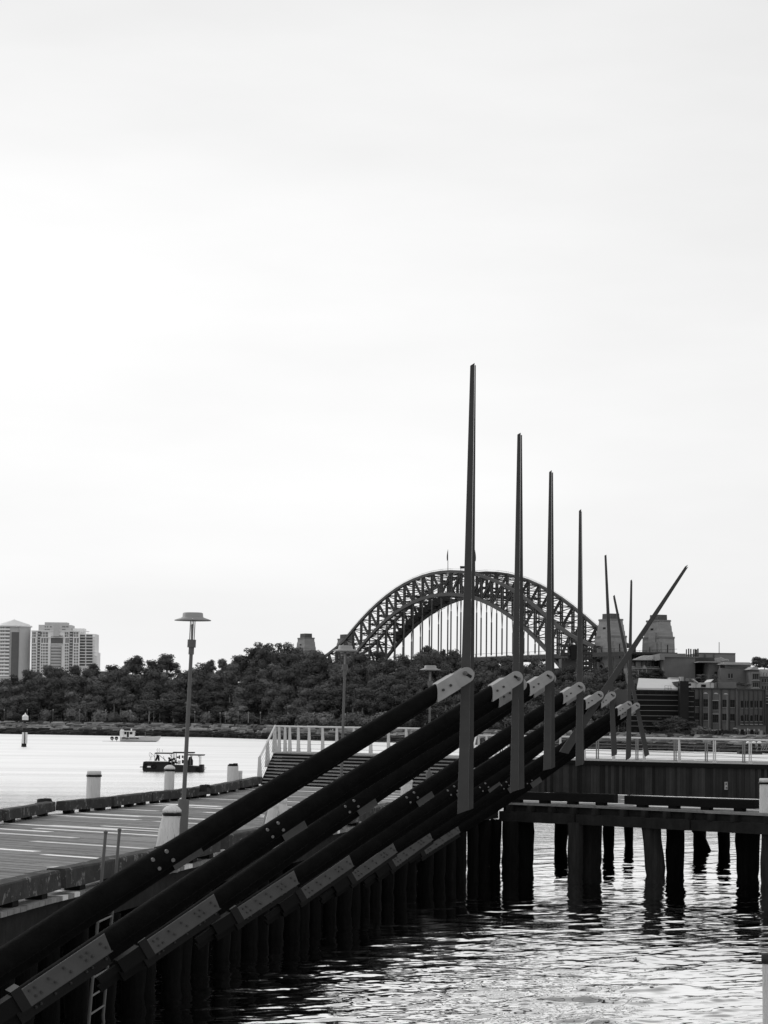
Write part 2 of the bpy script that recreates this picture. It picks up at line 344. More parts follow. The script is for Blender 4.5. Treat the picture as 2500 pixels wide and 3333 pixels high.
# ------------------------------------------------------------------ piles
def pile(x, y, top, r, rg, lean=0.0, bottom=-1.2, n=11):
    pts = []; rs = []
    k = 7
    for i in range(k):
        t = i / (k - 1); z = bottom + (top - bottom) * t
        pts.append((x + lean * t + rg.uniform(-.015, .015), y + rg.uniform(-.015, .015), z)); rs.append(r * (1 + rg.uniform(-.06, .06)) * (0.82 if 0.18 < t < 0.4 else 1.0))
    return MB().tube(pts, rs, n, jit=0.07, rg=rg)
rg = random.Random(11); D = 24.0; k = 0; nb = {}
while D < 88:
    x = inner_at(D) - 0.35
    nb[0] = nb.get(0, 0) + 1
    o = pile(x + rg.uniform(-.1, .1), D, DZ - 0.6, rg.uniform(.19, .30), rg, rg.uniform(-.15, .15)).build('wharf_pile', m_pile)
    tag(o, 'dark round pile under the inner wharf edge, %s from the lower left' % ordinal(nb[0]), 'pile', 'piles under the inner edge of the wharf')
    if k % 2 == 1:
        for rw, dx in ((2, 1.6), (3, 3.1), (4, 4.6), (5, 6.1)):
            if x - dx < -10.5 + (D - 66) * .12 and D > 66: continue
            nb[rw] = nb.get(rw, 0) + 1
            o = pile(x - dx + rg.uniform(-.2, .2), D + .4 + rg.uniform(-.5, .5), DZ - 0.5, .25, rg).build('wharf_pile', m_pile)
            tag(o, 'black pile under the wharf, %s row back, %s from lower left' % (ordinal(rw), ordinal(nb[rw])), 'pile', 'piles of the rows under the middle of the wharf')
    D += rg.uniform(1.25, 1.8); k += 1
m_pile_lit = mat('lit_faced_pile_timber', 0.028, 0.85, 3.0, 0.5, 0.03, streak=0.35, stretch=(2.2, 2.2, 0.3), patch=(0.13, 0.66, 4.0), spec=0.03)  # lighter pile copy: light on the faces put into the colour, plus oysters
# piles under the pier on the right: (px left, px right, distance, lean, words)
for x0, x1, D, ln, w in ((1563, 1606, 86.2, 0, 'slim black pile at the left end of the pier'), (1600, 1634, 86.8, .1, 'rough edged black pile beside the second ladder'),
                    (1645, 1700, 85.6, 0, 'left one of the two broad black piles that touch under the pier'), (1694, 1748, 87.0, 0, 'right one of the two broad black piles that touch under the pier'),
                    (1810, 1852, 98.6, .1, 'slim black pile in the back row right of the broad touching pair'),
                    (1862, 1909, 84.8, 0, 'pile with a grey lit face in the front row, left of centre'), (1905, 1970, 86.5, 0, 'wide black pile touching the grey faced pile left of centre'),
                    (1974, 2009, 97.2, 0, 'narrow black back row pile just right of the wide black one'), (2047, 2075, 102, -.1, 'thinnest pile standing alone in bright water under the pier'),
                    (2127, 2186, 82.8, -.25, 'thickest front pile with oysters and a lit left face'), (2180, 2241, 84.3, 0, 'black pile touching the right of the thickest front pile'),
                    (2268, 2306, 98.6, 0, 'upright pile of the V shaped pair in the back row'), (2347, 2386, 98, 0, 'back row pile between the V pair and the right edge'),
                    (2410, 2484, 82.5, 0, 'broad black pile near the right edge of the photo'), (2484, 2530, 79.5, .1, 'grey streaked pile cut by the right edge of the photo')):
    r = (x1 - x0) / 2 / F * D
    o = pile(px2x((x0 + x1) / 2, D), D + (0.35 + r), DZ - .62, r * 1.06, rg, ln).build('pier_pile', m_pile_lit if 'grey' in w or 'oysters' in w and 'thickest' in w and 'touching' not in w else m_pile); tag(o, w, 'pile')
o = MB().tube([at(2255, 2680, 99), at(2278, 2720, 99), at(2303, 2780, 99)], [.2, .19, .2], 9, jit=.06, rg=rg).build('pier_pile', m_pile)
tag(o, 'slanting pile leaning left to right in the V shaped pair of the back row', 'pile')
# piles deeper under the platform, mostly hidden
for i, x in enumerate((-3.0, 0.2)):
    o = pile(x, 104 - x * .5, DZ - .1, .2, rg).build('pier_pile', m_pile); tag(o, 'dark pile far under the stairs beyond the wharf, %s' % ('left' if i == 0 else 'right'), 'pile')
# ------------------------------------------------------------------ kerb timbers
def kerb(a, b, h, w, m, label, group, blocks=3, z0=DZ):
    a = Vector((a[0], a[1], 0)); b = Vector((b[0], b[1], 0)); d = (b - a).normalized()
    t = thing('kerb_timber', (a.x, a.y, z0), label, 'kerb beam', group)
    mb = MB(); zc = z0 + 0.1 + h / 2; n = 6
    pts = [a + (b - a) * (i / n) for i in range(n + 1)]
    q = Vector((-d.y, d.x, 0))
    ring = []
    for i, p in enumerate(pts):
        e = lambda: rg.uniform(-.012, .012)
        c = 0.03
        ring += [p + q * (sx * w / 2 + e()) + Vector((0, 0, zc - z0 * 0 + sz * h / 2 + e())) for sx, sz in ((-1, -1), (1, -1), (1, .82), (.85, 1), (-.85, 1), (-1, .82))]
    fs = [(i * 6 + k, i * 6 + (k + 1) % 6, (i + 1) * 6 + (k + 1) % 6, (i + 1) * 6 + k) for i in range(n) for k in range(6)] + [(5, 4, 3, 2, 1, 0), tuple(range(n * 6, n * 6 + 6))]
    fs = [tuple(reversed(f)) for f in fs]
    mb.add(ring, fs); mb.build('beam', m, t)
    for i in range(blocks):
        p = a + (b - a) * ((i + .5) / blocks)
        MB().box((p.x, p.y, z0 + 0.052), (.34, w * .8, .1), math.atan2(d.y, d.x)).build('block', m_kerbd, t)
    return t
outer_segs = [((-12.9, 54.5), (-11.6, 60)), ((-11.5, 60.3), (-10.75, 66.2)), ((-10.7, 66.7), (-10.2, 73.0)), ((-9.95, 73.5), (-8.95, 77.2)), ((-8.9, 77.4), (-8.15, 82)), ((-8.1, 82.2), (-7.35, 85.8)), ((-7.3, 86.2), (-6.7, 89.6)), ((-6.6, 90), (-6.0, 96.6)), ((-5.95, 97), (-5.45, 103.4))]
ol = ['outer kerb beam beyond the left edge', 'outer kerb beam cut off at the far left', 'outer kerb beam at the left edge of the photo, ending at the black bollard', 'outer kerb beam just right of the left black bollard, behind it the tall white pile',
      'smooth grey outer kerb beam right of the tall white pile', 'peeling outer kerb beam left of the nearest lamp post', 'outer kerb beam right of the nearest lamp post with a black bollard above it', 'outer kerb beam below the jagged white pile', 'farthest outer kerb beam ending at the stair railing']
for (a, b), l in zip(outer_segs, ol):
    kerb((a[0] + .2, a[1]), (b[0] + .2, b[1]), .30, .32, m_kerb, l, 'kerb timbers along the outer edge of the wharf')
ins = [(24, 30.6), (31, 36.3), (36.6, 41.6), (41.9, 48.6), (48.9, 53.2), (54.0, 60.0), (60.4, 66.8), (67.2, 73.6), (74, 79.4), (79.8, 86)]
il = ['inner kerb beam below the left corner, nearest the camera', 'inner kerb beam low at the left edge', 'thick peeling inner kerb beam at the left edge with flaking white patches', 'inner kerb beam behind the two ladder rails', 'inner kerb beam behind the first leaning arm', 'inner kerb beam between the first and second arms with a dark end',
      'inner kerb beam below the second arm near the roped bollard', 'inner kerb beam behind the third arm', 'inner kerb beam behind the fourth arm', 'inner kerb beam close to the wharf corner']
for (d0, d1), l in zip(ins, il):
    kerb((inner_at(d0) - .25, d0), (inner_at(d1) - .25, d1), .33, .36, m_kerb, l, 'kerb timbers along the inner edge of the wharf', 3)
def pt2(px, D): return (px2x(px, D), D)
kerb((px2x(1560, 88.2), 88.2), (px2x(2010, 85.1), 85.1), .30, .34, m_kerbd, 'long black kerb beam on the pier, the left one with a clean straight edge', 'kerb timbers on the pier', 5)
kerb((px2x(2046, 84.3), 84.3), (px2x(2466, 81.0), 81.0), .30, .34, m_kerbd, 'long black kerb beam on the pier, the right one with flaking lichen spots', 'kerb timbers on the pier', 4)
# ------------------------------------------------------------------ bollards
def capped_pile(px, D, ybot, ytop, wpx, label, lean=0.0, cap='flat', grp=None, z_bot=None, band=True, fluted=False):
    base = at(px, ybot, D); top = at(px, ytop, D); r = wpx / 2 / F * D * (.93 if fluted else 1)
    zb = base.z if z_bot is None else z_bot
    t = thing('bollard', (base.x, D, zb), label, 'bollard', grp); H = top.z - zb; n = 18
    pts = []; rs = []
    for i in range(8):
        q = i / 7; pts.append((base.x + lean * q, D, zb + (H - .12) * q)); rs.append(r * ((1.16 + .05 * math.sin(q * 5) - .16 * q ** 3) if fluted else (1.03 - .06 * q)))
    mb = MB().tube(pts, rs, n, jit=.14 if fluted else .035, rg=rg); mb.build('post', m_white, t)
    tx = base.x + lean; rt = rs[-1]
    if band: MB().lathe((tx, D, top.z - .2), [(rt * 1.06, 0), (rt * 1.14, .005), (rt * 1.14, .065), (rt * 1.0, .07)], n).build('black_band', m_black, t)
    if cap == 'dome': prof = [(rt * .98, 0), (rt * 1.13, .01), (rt * 1.12, .05), (rt * .9, .10), (rt * .5, .145), (0.001, .16)]
    elif cap == 'flat': prof = [(rt * .98, 0), (rt * 1.04, .01), (rt * 1.04, .09), (rt * .98, .12), (0.001, .125)]
    else: prof = None
    if prof: MB().lathe((tx, D, top.z - .13), prof, n).build('cap', m_white, t)
    else:
        j = MB(); 
        for k in range(9):
            a = 2 * math.pi * k / 9; j.box((tx + math.cos(a) * rt * .6, D + math.sin(a) * rt * .6, top.z - .13 + rng.uniform(0, .05)), (rt * .55, rt * .55, rng.uniform(.08, .2)), a)
        j.build('rotten_top', m_black, t)
    return t
capped_pile(292, 77.8, 2625, 2508, 46, 'tall white pile with a black band beyond the outer kerb at the left', lean=.12, z_bot=-1.0)
capped_pile(545, 87.0, 2600, 2492, 33, 'white pile with a domed cap just left of the nearest lamp post, water behind it', lean=.06, cap='dome', z_bot=-1.0)
capped_pile(757, 98.8, 2580, 2484, 38, 'white pile with a rotten black top beyond the outer kerb', cap='rot', z_bot=-1.0, band=False)
capped_pile(781, 99.2, 2580, 2508, 14, 'thin pale stump leaning against the pile with the rotten top', cap='flat', z_bot=-1.0, band=False)
capped_pile(538, 50.2, 2812, 2624, 62, 'short stout white bollard with cracked paint and a domed cap beside the nearest lamp post', cap='dome', fluted=True, lean=.12)
capped_pile(910, 61.5, 2740, 2598, 50, 'white flaking bollard wrapped with ropes, seen between the first two arms', fluted=True, cap='flat', band=False)
t = capped_pile(866, 60.6, 2745, 2612, 34, 'grey leaning fender post left of the roped bollard', cap='flat', band=False, lean=.18)
capped_pile(1323, 73.5, 2640, 2537, 38, 'white bollard with a split top between the second and third arms', cap='flat', band=False)
capped_pile(1465, 79.5, 2620, 2530, 38, 'white bollard partly hidden behind the third arm beside the first blade', cap='flat', band=False)
capped_pile(2497, 80.6, 2642, 2533, 50, 'white bollard with a thin black band standing on the pier at the right edge', cap='flat', z_bot=DZ)
def rope():
    mb = MB(); r2 = random.Random(5)
    for k in range(9):
        c = at(880 + r2.uniform(-6, 14), 2640, 60.9); pts = []
        h = r2.uniform(.5, .9); w = r2.uniform(.08, .22)
        for i in range(11):
            q = i / 10 * math.pi; pts.append((c.x + math.cos(q) * w + r2.uniform(-.01, .01), c.y - .15 + r2.uniform(-.03, .03), DZ + .05 + math.sin(q) * h))
        mb.tube(pts, .009, 5)
    tag(mb.build('mooring_rope', m_rope), 'tangle of pale mooring ropes hanging between the two posts seen between the first arms', 'rope')
rope()
# near mooring pile cut by the right edge at the bottom
pz = at(2503, 3105, 36); t = thing('mooring_pile', (pz.x, 36, -1.0), 'white mooring pile with a dark capping cut off at the lower right edge', 'pile')
MB().tube([(pz.x + .02, 36, -1), (pz.x, 36, pz.z - .12)], [.11, .10], 16).build('post', m_white, t)
MB().lathe((pz.x, 36, pz.z - .14), [(.1, 0), (.113, .0), (.113, .13), (.06, .15), (.001, .155)], 16).build('cap', m_kerb, t)
# black horn bollards on the outer kerb
def horn(px0, px1, y0, y1, D, label):
    c = at((px0 + px1) / 2, y1, D); w = (px1 - px0) / F * D; h = (y1 - y0) / F * D
    t = thing('iron_bollard', (c.x, D, c.z - .1), label, 'mooring bollard', 'cast iron bollards on the outer kerb')
    MB().lathe((c.x - w * .12, D, c.z - .12), [(w * .34, 0), (w * .33, .1), (w * .33, .1 + h * .8), (w * .28, .1 + h), (.001, .11 + h)], 16).build('drum', m_iron, t)
    MB().tube([(c.x, D, c.z + h * .6), (c.x + w * .35, D, c.z + h * .6), (c.x + w * .5, D, c.z + h * .1)], [h * .42, h * .4, h * .2], 10).build('horn', m_iron, t)
horn(117, 170, 2598, 2622, 73.6, 'squat black iron bollard on the outer kerb at the left')
horn(647, 686, 2553, 2566, 87.4, 'squat black iron bollard on the outer kerb right of the nearest lamp post')
# ------------------------------------------------------------------ lamps
def lamp(pb, pt, D, disc, sleeve_y, label, thick=.050):
    B = at(pb[0], pb[1], D); T = at(pt[0], pt[1], D); B.z = max(B.z, DZ)
    ax = (T - B); H = ax.length; d = ax.normalized(); P = lambda h: B + d * h
    t = thing('wharf_lamp', tuple(B), label, 'street lamp', 'lamps standing along the wharf'); R_ = disc / 2
    hs = (pb[1] - sleeve_y) / F * D
    MB().tube([P(0), P(hs)], .127, 20).tube([P(0), P(.02)], .19, 20).build('base_sleeve', m_lamp, t)
    hp = H - .78
    MB().tube([P(hs - .05), P(hp)], [thick, thick * .82], 18).build('pole', m_lamp, t)
    MB().tube([P(hp - .18), P(hp - .02)], .063, 16).tube([P(hp - .02), P(hp + .16)], .097, 16).build('collar', m_lamp, t)
    rod = MB()
    for a in (0.4, 1.97, 3.54, 5.11):
        o = Vector((math.cos(a) * .055, math.sin(a) * .055, 0)); rod.tube([P(hp + .15) + o, P(H - .16) + o], .010, 6)
    rod.build('rods', m_lamp, t)
    MB().lathe(P(hp + .16), [(.028, 0), (.028, .34), (.01, .36)], 10).build('lamp_tube', m_cap, t)
    MB().lathe(P(H - .20), [(R_ * .25, 0), (R_, .012), (R_, .03), (R_ * .62, .085), (R_ * .57, .10), (R_ * .55, .185), (R_ * .48, .20), (.001, .205)], 36).build('hood', m_lamph, t)
lamp((590, 2765), (629, 1994), 55, .84, 2605, 'nearest and tallest wharf lamp, leaning slightly right with water and a barge behind')
lamp((1108, 2634), (1125, 2101), 78.5, .83, 2530, 'middle wharf lamp crossing behind the first arm, headland trees behind', .047)
lamp((1396, 2577), (1401, 2166), 96, .85, 2513, 'farthest and shortest wharf lamp, its hood just left of the first steel end cap', .047)
# ------------------------------------------------------------------ ladders
def ladder(top1, top2, bot1, D1_, D2_, label, rungs=13, w=.028, m=None):
    a = at(*top1, D1_); b = at(*top2, D2_); t = thing('steel_ladder', (a.x, a.y, 0), label, 'ladder')
    off = at(*bot1, D1_) - a; off = off * (a.z + .5) / max(.1, -off.z); off.y = 0
    m = m or m_lamp
    MB().tube([a, a + off], w, 8).lathe(a, [(w, -.01), (w * 1.35, 0), (w * 1.35, .03), (.001, .045)], 8).build('rail', m, t)
    MB().tube([b, b + off], w, 8).lathe(b, [(w, -.01), (w * 1.35, 0), (w * 1.35, .03), (.001, .045)], 8).build('rail', m, t)
    for i in range(rungs):
        z = DZ - .2 - i * .32
        if z < -.4: break
        q1 = a + off * ((a.z - z) / -off.z); q2 = b + off * ((b.z - z) / -off.z)
        MB().tube([q1, q2], w * .7, 6).build('rung', m, t)
ladder((344, 2711), (389, 2704), (330, 2868), 42.4, 43.8, 'grey steel ladder whose two rail tops rise above the inner kerb, with rungs below')
ladder((1549, 2640), (1557, 2640), (1546, 2860), 85.9, 87.2, 'thin dark ladder hanging at the wharf corner beneath the first blade', 14, .02, m_iron)
# ------------------------------------------------------------------ stairs, wall, platform
NST = 10
def stairs():
    t = thing('timber_stairs', (0, 100, DZ), 'wide dark timber stairs with pale nosings climbing from the deck to the platform', 'stairs')
    asc = Vector((.38, 3.5, 0)); rise = TOPZ - DZ
    for i in range(NST):
        o = asc * (i / NST); z0 = DZ + rise * i / NST; z1 = DZ + rise * (i + 1) / NST
        a = Vector((ST_L.x, ST_L.y, 0)) + o; b = Vector((ST_R.x, ST_R.y, 0)) + o
        MB().prism([(a.x, a.y + .06, z0 - .02), (b.x, b.y + .06, z0 - .02), (b.x, b.y + .1, z0 - .02), (a.x, a.y + .1, z0 - .02)], (0, 0, z1 - z0 - .03)).build('riser', m_riser, t)
        q = asc / NST
        MB().prism([(a.x, a.y, z1 - .045), (b.x, b.y, z1 - .045), (b.x + q.x, b.y + q.y + .08, z1 - .045), (a.x + q.x, a.y + q.y + .08, z1 - .045)], (0, 0, .045)).build('tread', m_tread, t)
    sd2 = Vector((ST_L.x - .04, ST_L.y, 0))
    MB().prism([sd2 + Vector((0, 0, DZ - .1)), sd2 + asc + Vector((0, 0, DZ - .1)), sd2 + asc + Vector((0, 0, TOPZ - .03)), sd2 + Vector((0, 0, DZ + .12))], (.035, 0, 0)).build('stringer', m_riser, t)
stairs()
TL = ST_L + Vector((.38, 3.5)); TR = ST_R + Vector((.38, 3.5))
def platform():
    t = thing('raised_platform', (6, 100, TOPZ), 'raised timber platform behind the stairs and the board wall', 'platform')
    poly = [(TL.x, TL.y), (TR.x, TR.y), (4.05, 99.5)] + [(x, y + .1) for x, y in WALLP[1:]] + [(27, 93), (15.4, 100), (8.2, 104), (4.2, 106), (-4.5, 113)]
    MB().prism([(x, y, TOPZ - .12) for x, y in poly], (0, 0, .115)).build('platform_deck', m_tread, t)
    e = MB(); L = [(-4.6, 112.9), (4.2, 105.9), (8.2, 103.9), (15.4, 99.9), (27, 92.9)]
    for a, b in zip(L, L[1:]): e.beam((a[0], a[1], TOPZ - .33), (b[0], b[1], TOPZ - .33), .16, .4)
    e.build('edge_beam', m_fascia, t)
platform()
def board_wall():
    t = thing('board_wall', (4, 99.4, DZ), 'dark weathered wall of vertical boards under the railing on the right', 'wall')
    mb = MB(); rg2 = random.Random(21); cap = MB(); db = MB()
    for (x0, y0), (x1, y1) in zip(WALLP, WALLP[1:]):
        a = Vector((x0, y0, 0)); b = Vector((x1, y1, 0)); d = (b - a).normalized(); L = (b - a).length; s = 0; q = Vector((-d.y, d.x, 0)); rz = math.atan2(d.y, d.x)
        while s < L:
            w = rg2.uniform(.10, .15); c = a + d * (s + w / 2) + q * (.03 + rg2.uniform(-.006, .01)); zb = DZ + .02 + rg2.uniform(0, .03)
            mb.box((c.x, c.y, (zb + TOPZ - .15) / 2), (w - .006, .03, TOPZ - .15 - zb), rz); s += w
        cap.beam(a + Vector((0, 0, TOPZ - .075)) - q * .02 - d * .03, b + Vector((0, 0, TOPZ - .075)) - q * .02, .12, .17)
        db.beam(a + q * .09 + Vector((0, 0, (DZ + TOPZ) / 2 - .1)), b + q * .09 + Vector((0, 0, (DZ + TOPZ) / 2 - .1)), .05, TOPZ - DZ - .25)
    mb.build('boards', m_wall, t); cap.build('capping_board', m_kerbd, t); db.build('backing', m_black, t)
    c = at(2361, 2557, 94.0)
    x = c.x; (x0, y0), (x1, y1) = WALLP[1], WALLP[2]; yy = y0 + (y1 - y0) * (x - x0) / (x1 - x0); rz = math.atan2(y1 - y0, x1 - x0)
    g = thing('tap_box', (x, yy - .05, c.z), 'small pale metal service box with a round hole fixed to the board wall', 'service box')
    MB().box((x, yy - .04, c.z), (.12, .06, .30), rz).build('box', m_cap, g)
    MB().tube([(x, yy - .068, c.z + .07), (x, yy - .085, c.z + .07)], .035, 12).build('hole_cover', m_black, g)
    MB().box((x, yy - .078, c.z - .08), (.07, .012, .05), rz).build('latch', m_boltd, g)
board_wall()
# ------------------------------------------------------------------ railings
def fin(mb, base, top, wb, wt, d, th=.03):
    base = Vector(base); top = Vector(top)
    mb.add([base - d * wb / 2 - Vector((0, th, 0)), base + d * wb / 2 - Vector((0, th, 0)), top + d * wt / 2 - Vector((0, th, 0)), top - d * wt / 2 - Vector((0, th, 0)),
            base - d * wb / 2 + Vector((0, th, 0)), base + d * wb / 2 + Vector((0, th, 0)), top + d * wt / 2 + Vector((0, th, 0)), top - d * wt / 2 + Vector((0, th, 0))],
           [(0, 1, 2, 3), (7, 6, 5, 4), (0, 4, 5, 1), (1, 5, 6, 2), (2, 6, 7, 3), (3, 7, 4, 0)])
def railing(path, h, posts, label, wires=6, pw=(.2, .09), rr=.035, style='fin', sag=0.0, loc=None):
    t = thing('railing', path[0], label, 'railing')
    P = [Vector(p) for p in path]
    MB().tube([p + Vector((0, 0, h)) for p in P], rr, 10).build('top_rail', m_rail, t)
    cum = [0]
    for a, b in zip(P, P[1:]): cum.append(cum[-1] + (b - a).length)
    def pos(s):
        for i in range(len(P) - 1):
            if s <= cum[i + 1] + 1e-6: q = (s - cum[i]) / (cum[i + 1] - cum[i]); return P[i] + (P[i + 1] - P[i]) * q, (P[i + 1] - P[i]).normalized()
        return P[-1], (P[-1] - P[-2]).normalized()
    for s in posts:
        p, d = pos(s); dd = Vector((d.x, d.y, 0)).normalized(); mb = MB()
        if style == 'fin': fin(mb, p, p + Vector((-.02, 0, h - .02)), pw[0], pw[1], Vector((1, 0, 0)))
        else:
            for o in (-.045, .045): mb.beam(p + dd * o, p + dd * o + Vector((0, 0, h - .03)), .022, .05, up=dd)
            mb.box(p + Vector((0, 0, .012)), (.16, .1, .02))
        mb.build('post', m_rail, t)
    for k in range(wires):
        z = h * (k + .9) / (wires + .75); pts = []
        m = max(2, int(cum[-1] / 1.2))
        for i in range(m + 1):
            p, d = pos(cum[-1] * i / m); pts.append(p + Vector((0, 0, z - sag * abs(math.sin(i * 1.3 + k)) * .03)))
        MB().tube(pts, .0065, 5).build('wire', m_wire, t)
def v3(px, D, z): return Vector((px2x(px, D), D, z))
# left stair rail: from the deck up the left side of the stairs, then along the top
a0 = v3(857, 106.0, DZ); a1 = v3(905, 109.5, TOPZ)
railing([a0, a1], 1.2, [0.02, (a1 - a0).length * .52, (a1 - a0).length - .03], 'short sloping railing going up the left side of the timber stairs', 6, (.26, .12), .042)
rl = [v3(905, 109.6, TOPZ), v3(1380, 104.5, TOPZ), v3(1545, 103.4, TOPZ)]
Lr = 0; posts = [v3(x, 108, TOPZ).x for x in (937, 957, 993, 1038, 1094, 1152, 1222, 1289, 1360, 1430, 1500)]
s_list = []
for x in (912, 937, 957, 993, 1038, 1094, 1152, 1222, 1289, 1360, 1430, 1500):
    s_list.append((px2x(x, 106) - px2x(905, 109.6)) * 1.03 + 0.0)
railing(rl, 1.17, s_list, 'white fin post railing along the top of the stairs, left part', 5, (.19, .10), .042)
def s_for(path, px):
    c = 0
    for a, b in zip(path, path[1:]):
        pa = 1250 + a.x / a.y * F; pb = 1250 + b.x / b.y * F
        if pa <= px <= pb:
            q = (px - pa) / (pb - pa); 
            return c + (b - a).length * q
        c += (b - a).length
    return c
rr_ = [v3(1559, 101.6, TOPZ), v3(1707, 101.0, TOPZ), v3(1958, 99.0, TOPZ), v3(2262, 96.2, TOPZ), v3(2600, 92.8, TOPZ)]
a0 = v3(1540, 99.8, DZ + .3); railing([a0, rr_[0]], 1.02, [.05], 'steep end piece of railing going down beside the first blade', 5, (.12, .08), .038)
r1 = rr_[:3] + [v3(2262, 96.2, TOPZ)]
railing(r1, .93, [s_for(r1, x) for x in (1566, 1592, 1622, 1662, 1745, 1832, 1909, 2004, 2104, 2217)], 'front railing above the board wall with fin posts, behind the blades', 6, (.13, .08), .040, sag=1)
r2_ = [v3(2262, 96.2, TOPZ), v3(2600, 92.8, TOPZ)]
railing(r2_, .93, [s_for(r2_, x) for x in (2331, 2448)], 'front railing above the board wall at the right, with twin slim posts', 6, (.1, .06), .038, style='pair', sag=1)
bk = [v3(1590, 104.9, TOPZ), v3(1950, 102.0, TOPZ), v3(2262, 99.2, TOPZ), v3(2600, 95.8, TOPZ)]
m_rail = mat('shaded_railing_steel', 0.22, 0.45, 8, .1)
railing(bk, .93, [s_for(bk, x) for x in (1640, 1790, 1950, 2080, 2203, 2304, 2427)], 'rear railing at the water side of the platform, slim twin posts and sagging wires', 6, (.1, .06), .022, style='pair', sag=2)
# ------------------------------------------------------------------ the eight tidal arms
m_foot = mat('dark_hinge_steel', 0.007, .7, 3, .2)
D1 = 29.0
def PD(i): return D1 * (1.0 + .247 * i)
def RD(i): return D1 * (.93 + .247 * i)
def LD(i): return D1 * (.915 + .247 * i)
def BD(i): return D1 * (.965 + .247 * i)
PIN = [(1514, 2197), (1676, 2207), (1782, 2202), (1883, 2236), (1948, 2263), (1990, 2263), (2044, 2293), (2071, 2297)]
BOLT = [(524, 2797), (890, 2700), (1139, 2624), (1336, 2595), (1468, 2573), (1571, 2562), (1640, 2556), (1716, 2540)]
RR = [(-188, 3254), (342, 3064), (697, 2932), (956, 2853), (1136, 2800), (1278, 2757), (1396, 2718), (1487, 2695)]
LL = [(-547, 3494), (66, 3250), (474, 3085), (768, 2976), (975, 2911), (1140, 2855), (1270, 2810), (1370, 2770)]
CAPL = [(1415, 2257), (1594, 2256), (1715, 2239), (1829, 2275), (1900, 2290), (1952, 2290), (2006, 2315), (2040, 2314)]   # left end of the pale end box
ROFF = [(10, -6), (21, 21), (13, 6), (10, 4), (9, 8), (-2, -9), (8, 12), (4, 4)]
LOWB = [21, 27, 25, 25, 22, 14, 22, 22]; LOWR = [41, 37, 27, 19, 15, 12, 13, 13]
W_ = 0.5
names = ['nearest leaning log arm, its upright blade the tallest in the photo', 'second log arm from the camera, with the second tallest blade', 'third log arm, its blade crossing the right side of the arch', 'fourth log arm, its slim upright blade left of the first stone tower',
         'fifth log arm, whose blade leans over diagonally to the upper right', 'sixth log arm, its blade tilting slightly left in front of the stone tower', 'seventh log arm, with a short upright blade right of the stone tower', 'farthest log arm, whose short blade tilts left and ends over the railing']
# blades: (top left, top right, bottom left, bottom right, rear shift at top, rear shift at bottom, rear width)
BL = [((1531, 1190), (1545, 1181), (1489, 2650), (1524, 2637), 3.0, 17, .9), ((1684.5, 1414), (1695, 1408), (1661, 2580), (1687, 2571), 3.5, 20, .9), ((1788, 1536), (1796, 1530), (1769, 2508), (1793, 2502), 3.5, 14, .9), ((1885, 1662), (1892, 1657), (1874, 2494), (1897, 2489), 1.0, 5, .95),
      ((2231, 1843), (2240, 1838), (1821, 2447), (1850, 2454), 1.0, 2, .95), ((1968, 1808), (1974, 1805), (1991, 2462), (2008, 2457), 0.5, 1, 1), ((2052.5, 1889), (2057.5, 1886), (2037, 2475), (2051, 2468), 1, 3, .9), ((1996, 1940), (2001, 1936), (2100, 2464), (2114, 2456), .5, -2, 1)]
def arm(t, pts, rads, mat_):
    # a real trunk, slightly wavy between its measured points
    V = [Vector(p) for p in pts]; out = []; rr = []
    for i in range(len(V) - 1):
        for k in range(5):
            q = k / 5; p0 = V[max(0, i - 1)]; p1 = V[i]; p2 = V[i + 1]; p3 = V[min(len(V) - 1, i + 2)]
            c = 0.5 * ((2 * p1) + (p2 - p0) * q + (2 * p0 - 5 * p1 + 4 * p2 - p3) * q * q + (3 * p1 - p0 - 3 * p2 + p3) * q ** 3)
            out.append(c + Vector((0, 0, rng.uniform(-.004, .004)))); rr.append(rads[i] + (rads[i + 1] - rads[i]) * q)
    out.append(V[-1]); rr.append(rads[-1])
    return MB().tube(out, rr, 16, jit=.02, rg=rng).build('log', mat_, t)
def plate(a, b, h, off, th, cut=0.0, cutb=0.0):
    """flat steel plate standing on edge from a to b, pushed off sideways towards the camera"""
    a = Vector(a); b = Vector(b); d = (b - a).normalized(); side = Vector((d.y, -d.x, 0)).normalized()
    if side.y > 0: side = -side
    u = d.cross(side).normalized(); 
    if u.z < 0: u = -u
    o = side * off
    q = [a + o - u * h / 2 - d * cutb, b + o - u * h / 2 + d * cut, b + o + u * h / 2 - d * cut, a + o + u * h / 2 + d * cutb]
    m = MB(); m.prism(q, side * th); return m, d, side, u
def bolt(mb, p, side, r=.022, l=.03):
    mb.tube([p, p + side * l], [r, r * .9], 8, smooth=False); mb.tube([p + side * l, p + side * (l + .012)], [r * .45, r * .4], 6)
